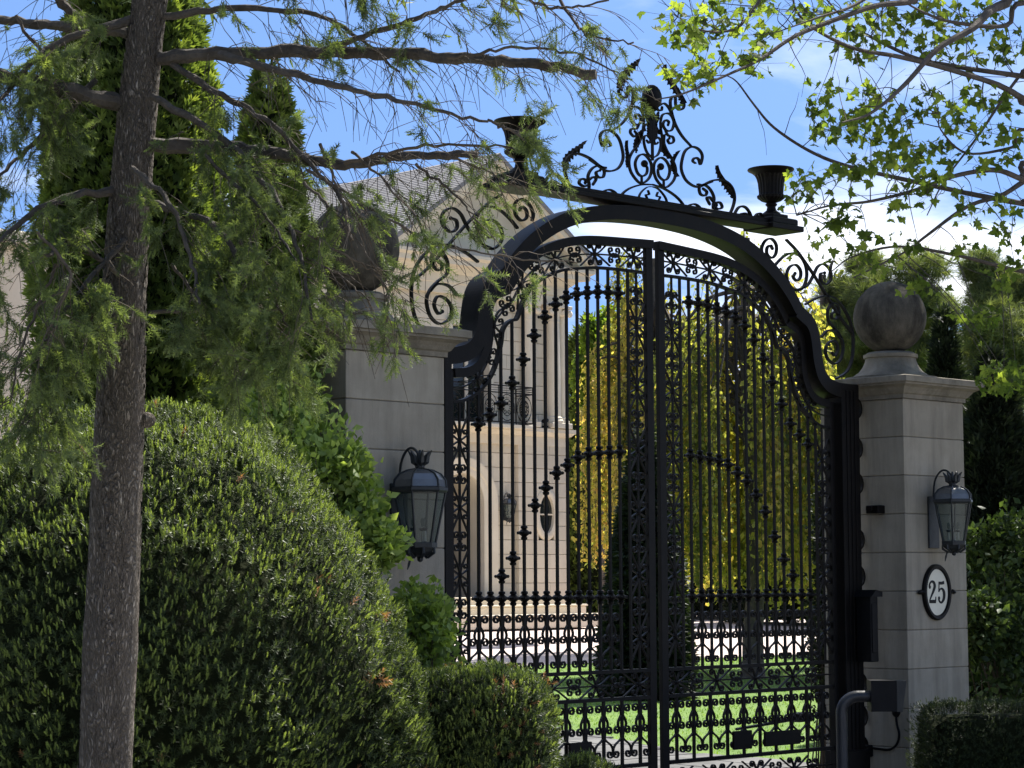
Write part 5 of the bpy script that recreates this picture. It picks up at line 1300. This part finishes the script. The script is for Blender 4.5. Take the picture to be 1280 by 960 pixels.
# rest of its crown, unseen, lobes placed to shade gate and pillars
n = 11000
c = np.array([(3.4, -.2, 9.7), (6.2, 1.0, 10.2), (8.6, -3.0, 9.4), (.7, -.1, 9.5), (10.5, -1.0, 8.6), (5.6, -2.6, 10.8)]); rr_ = np.array([(2.4, 1.9, 1.25), (2.6, 2.6, 1.6), (3, 3, 2.4), (2.0, 1.0, .8), (2.4, 3, 2.4), (2.6, 2.0, 1.6)])
wi = rng.integers(0, len(c), n); d = rng.normal(size=(n, 3)); d /= np.linalg.norm(d, axis=1)[:, None]; P = c[wi] + d * rr_[wi] * rng.random(n)[:, None] ** .4
Q = P - CAM_C; vx, vy, vz = Q @ CAM_R, Q @ CAM_U, Q @ CAM_F
inf_ = (np.abs(vx / vz) * FOCAL < 680) & (vy / vz * FOCAL < 515)
P = P[~inf_] - MB0
cloud('upper_crown', P, np.stack([rng.normal(0, .6, len(P)), rng.normal(0, .6, len(P)), rng.uniform(-.9, 0, len(P))], 1), T_LEAF, rng.uniform(.22, .34, len(P)), rng.random(len(P)), M['maple'], maple)
ul = MB()
for ci, ri in zip(c, rr_):
    s0 = np.array([-.3, .4, 7.5]); e = ci - MB0
    ul.tube(cat_rom([s0, s0 * .5 + e * .5 + np.array([0, 0, .4]), e], 5), np.linspace(.07, .02, 11), 6)
ul.build('upper_limbs', M['maple_bark'], maple)

# ---------------------------------------------------------------- weeping trees on the lawn
def weeping(name, label, px, depth, top_py, rad_m, n_str, low, mat, tlo=0., thi=1., seed=1, lean=0.0):
    r = np.random.default_rng(seed)
    b = pix(px, 700, depth); base = np.array([b[0], b[1], float(ground_z(b[1]))])
    zt = 1.8 + (727 - top_py) * depth / FOCAL - base[2]
    root = thing(name, label, 'tree', tuple(map(float, base)), 'weeping trees')
    tr = MB().tube(cat_rom([(0, 0, -.05), (.02, .02, .6), (.05, -.03, 1.6), (0, 0, 2.8), (-.05, .05, zt * .75), (0, 0, zt * .96)], 5), np.linspace(.20, .04, 26), 12, .1).build('trunk', M['maple_bark'], root, smooth=True)
    lm = MB(); st = MB(); LP, LD, LT = [], [], []
    for i in range(n_str):
        if i % 9 == 0: ca, cr_ = r.uniform(0, 2 * math.pi), rad_m * math.sqrt(r.uniform(.05, 1.15)); cz_ = r.uniform(.74, 1.02); ct_ = r.normal(.5, .24); cl_ = r.uniform(0, 1.6)
        a = ca + r.normal(0, .13); rr = abs(cr_ + r.normal(0, .12)); u = rr / rad_m
        p0 = np.array([math.cos(a) * rr, math.sin(a) * rr, zt * (1 - .33 * u ** 2.2) * cz_ * r.uniform(.95, 1.02)])
        if i % 6 == 0:
            s0 = np.array([0, 0, zt * r.uniform(.5, .85)]); lm.tube(cat_rom([s0, (s0 + p0) / 2 + np.array([0, 0, .5]), p0], 4), np.linspace(.045, .012, 9), 5)
        zend = (low + cl_ + r.uniform(0, .5)) if r.random() < .7 else r.uniform(low + .4, max(low + .5, p0[2] - .5))
        L = max(.5, p0[2] - zend); k = int(L / .16) + 3; d = np.array([math.cos(a) * .5, math.sin(a) * .5, .1]); q = [p0]
        for j in range(k):
            d = d * .72 + np.array([0, 0, -.5]) + r.normal(0, .05, 3); q.append(q[-1] + d / np.linalg.norm(d) * L / k)
        q = np.array(q); st.tube(q[::2] if len(q) > 6 else q, .004, 3)
        tt = np.clip(ct_ + r.normal(0, .08), 0, 1) * (thi - tlo) + tlo
        nl = int(L / .040); uu = r.random(nl) * (len(q) - 1); i0 = np.minimum(uu.astype(int), len(q) - 2); f = (uu - i0)[:, None]
        pp = q[i0] * (1 - f) + q[i0 + 1] * f + r.normal(0, .035, (nl, 3))
        LP.append(pp); LD.append(np.stack([r.normal(0, .55, nl), r.normal(0, .55, nl), r.uniform(-1.1, -.35, nl)], 1)); LT.append(np.clip(tt + r.normal(0, .13, nl), 0, 1))
    lm.build('limbs', M['maple_bark'], root); st.build('strands', M['twig'], root)
    LP, LD, LT = np.vstack(LP), np.vstack(LD), np.concatenate(LT)
    cloud('foliage', LP, LD, T_LEAF, rng.uniform(.075, .135, len(LP)), LT, mat, root); return root
weeping('weeping_tree', 'golden yellow weeping tree hanging over the lawn beside the house corner', 822, 44.5, 300, 1.38, 400, .9, M['weep_gold'], 0, 1, 3)
weeping('weeping_tree', 'yellow green weeping tree filling the opening behind the closed gate leaf', 940, 36.5, 272, 1.62, 480, .75, M['weep'], 0, 1, 4)
weeping('weeping_tree', 'yellow green weeping tree between the arch shoulder and numbered pillar', 1036, 40.0, 322, .95, 150, .9, M['weep'], .2, 1, 5)

# ---------------------------------------------------------------- broadleaf and pine trees behind
def round_tree(name, label, px, py, depth, rx, ry, n, mat, size, tmpl=T_LEAF, trunk='maple_bark', gap=.0, tr_r=.14, group=None, lobes=7, seed=1, droopy=-.2, flat=.8):
    r = np.random.default_rng(seed); k = depth / FOCAL; c = pix(px, py, depth); base = np.array([c[0], c[1], float(ground_z(c[1]))])
    root = thing(name, label, 'tree', tuple(map(float, base)), group); h = c[2] - base[2]
    LB = []; lm = MB()
    for i in range(lobes):
        d = r.normal(size=3); d /= np.linalg.norm(d); LB.append((np.array([0, 0, h]) + d * np.array([rx, rx, ry]) * k * r.uniform(.35, .85), np.array([rx, rx, ry * flat]) * k * r.uniform(.24, .5)))
        s0 = np.array([0, 0, max(.5, h - ry * k * r.uniform(.3, .9))]); lm.tube(cat_rom([s0, (s0 + LB[-1][0]) / 2 + np.array([0, 0, -.1]), LB[-1][0]], 4), np.linspace(tr_r * .4, .015, 9), 5)
    w = r.integers(0, lobes, n); d = r.normal(size=(n, 3)); d /= np.linalg.norm(d, axis=1)[:, None]
    P = np.array([LB[i][0] for i in w]) + d * np.array([LB[i][1] for i in w]) * r.random(n)[:, None] ** .45
    if gap: P = P[wob(P, 3.2, seed) > gap - .5]
    m = len(P); MB().tube(cat_rom([(0, 0, -.05), (.05, 0, h * .4), (0, .05, h * .8), (0, 0, h + ry * k * .7)], 5), np.linspace(tr_r, tr_r * .15, 16), 9, .1).build('trunk', M[trunk], root, smooth=True)
    lm.build('limbs', M[trunk], root)
    D = np.stack([r.normal(0, .7, m), r.normal(0, .7, m), r.normal(droopy, .5, m)], 1)
    cloud('crown', P, D, tmpl, size * r.uniform(.7, 1.3, m), np.clip(.5 + .3 * wob(P, 4.0) + r.normal(0, .2, m), 0, 1), mat, root); return root
round_tree('green_tree', 'fresh green tree at the corner of the house', 752, 500, 50, 36, 130, 14000, M['fresh'], .13, seed=2)
round_tree('pine_tree', 'loose grey green pine rising behind the ball of the numbered pillar', 1105, 395, 40, 100, 90, 9000, M['pine'], 1.2, T_PINE, 'pine_bark', gap=.12, lobes=20, seed=3, droopy=.3, flat=.6, tr_r=.2)
round_tree('pine_tree', 'loose pine with long bare limbs at the edge of the picture', 1255, 415, 38, 100, 115, 10000, M['pine'], 1.2, T_PINE, 'pine_bark', gap=.12, lobes=22, seed=4, droopy=.3, flat=.6, tr_r=.2)
round_tree('pine_tree', 'pine filling the gap between the two cypresses', 1170, 480, 47, 80, 95, 6000, M['pine'], 1.4, T_PINE, 'pine_bark', gap=.12, lobes=18, seed=6, droopy=.3, flat=.6, tr_r=.2)
column_tree('background_evergreen', 'dark evergreen standing far behind the golden weeping tree', 880, 66, 0, 470, [(0, 70), (.3, 72), (.7, 42), (1, 4)], 5000, M['dark_conifer'], T_SPRAY_FAR, 3.8)
column_tree('background_evergreen', 'dark evergreen far behind the yellow green weeping tree', 985, 62, 0, 440, [(0, 75), (.3, 80), (.7, 48), (1, 4)], 5000, M['dark_conifer'], T_SPRAY_FAR, 3.8)
column_tree('background_evergreen', 'grey green evergreen far behind the numbered pillar', 1090, 60, 0, 400, [(0, 70), (.3, 78), (.7, 60), (.9, 30), (1, 4)], 5500, M['pine'], T_SPRAY_FAR, 3.8, rough=.3)
column_tree('background_evergreen', 'mid green evergreen filling the gap beside the house corner', 742, 64, 0, 395, [(0, 44), (.3, 46), (.7, 42), (.9, 28), (1, 4)], 5000, M['thuja'], T_SPRAY_FAR, 3.2)
column_tree('background_evergreen', 'dark evergreen far behind the dark cone shaped spruce', 800, 70, 0, 560, [(0, 60), (.3, 62), (.7, 40), (1, 4)], 4500, M['dark_conifer'], T_SPRAY_FAR, 3.8)
column_tree('background_evergreen', 'grey green evergreen far behind the broad cypress', 1235, 58, 0, 400, [(0, 90), (.3, 98), (.7, 70), (.9, 36), (1, 4)], 6000, M['pine'], T_SPRAY_FAR, 3.8, rough=.3)
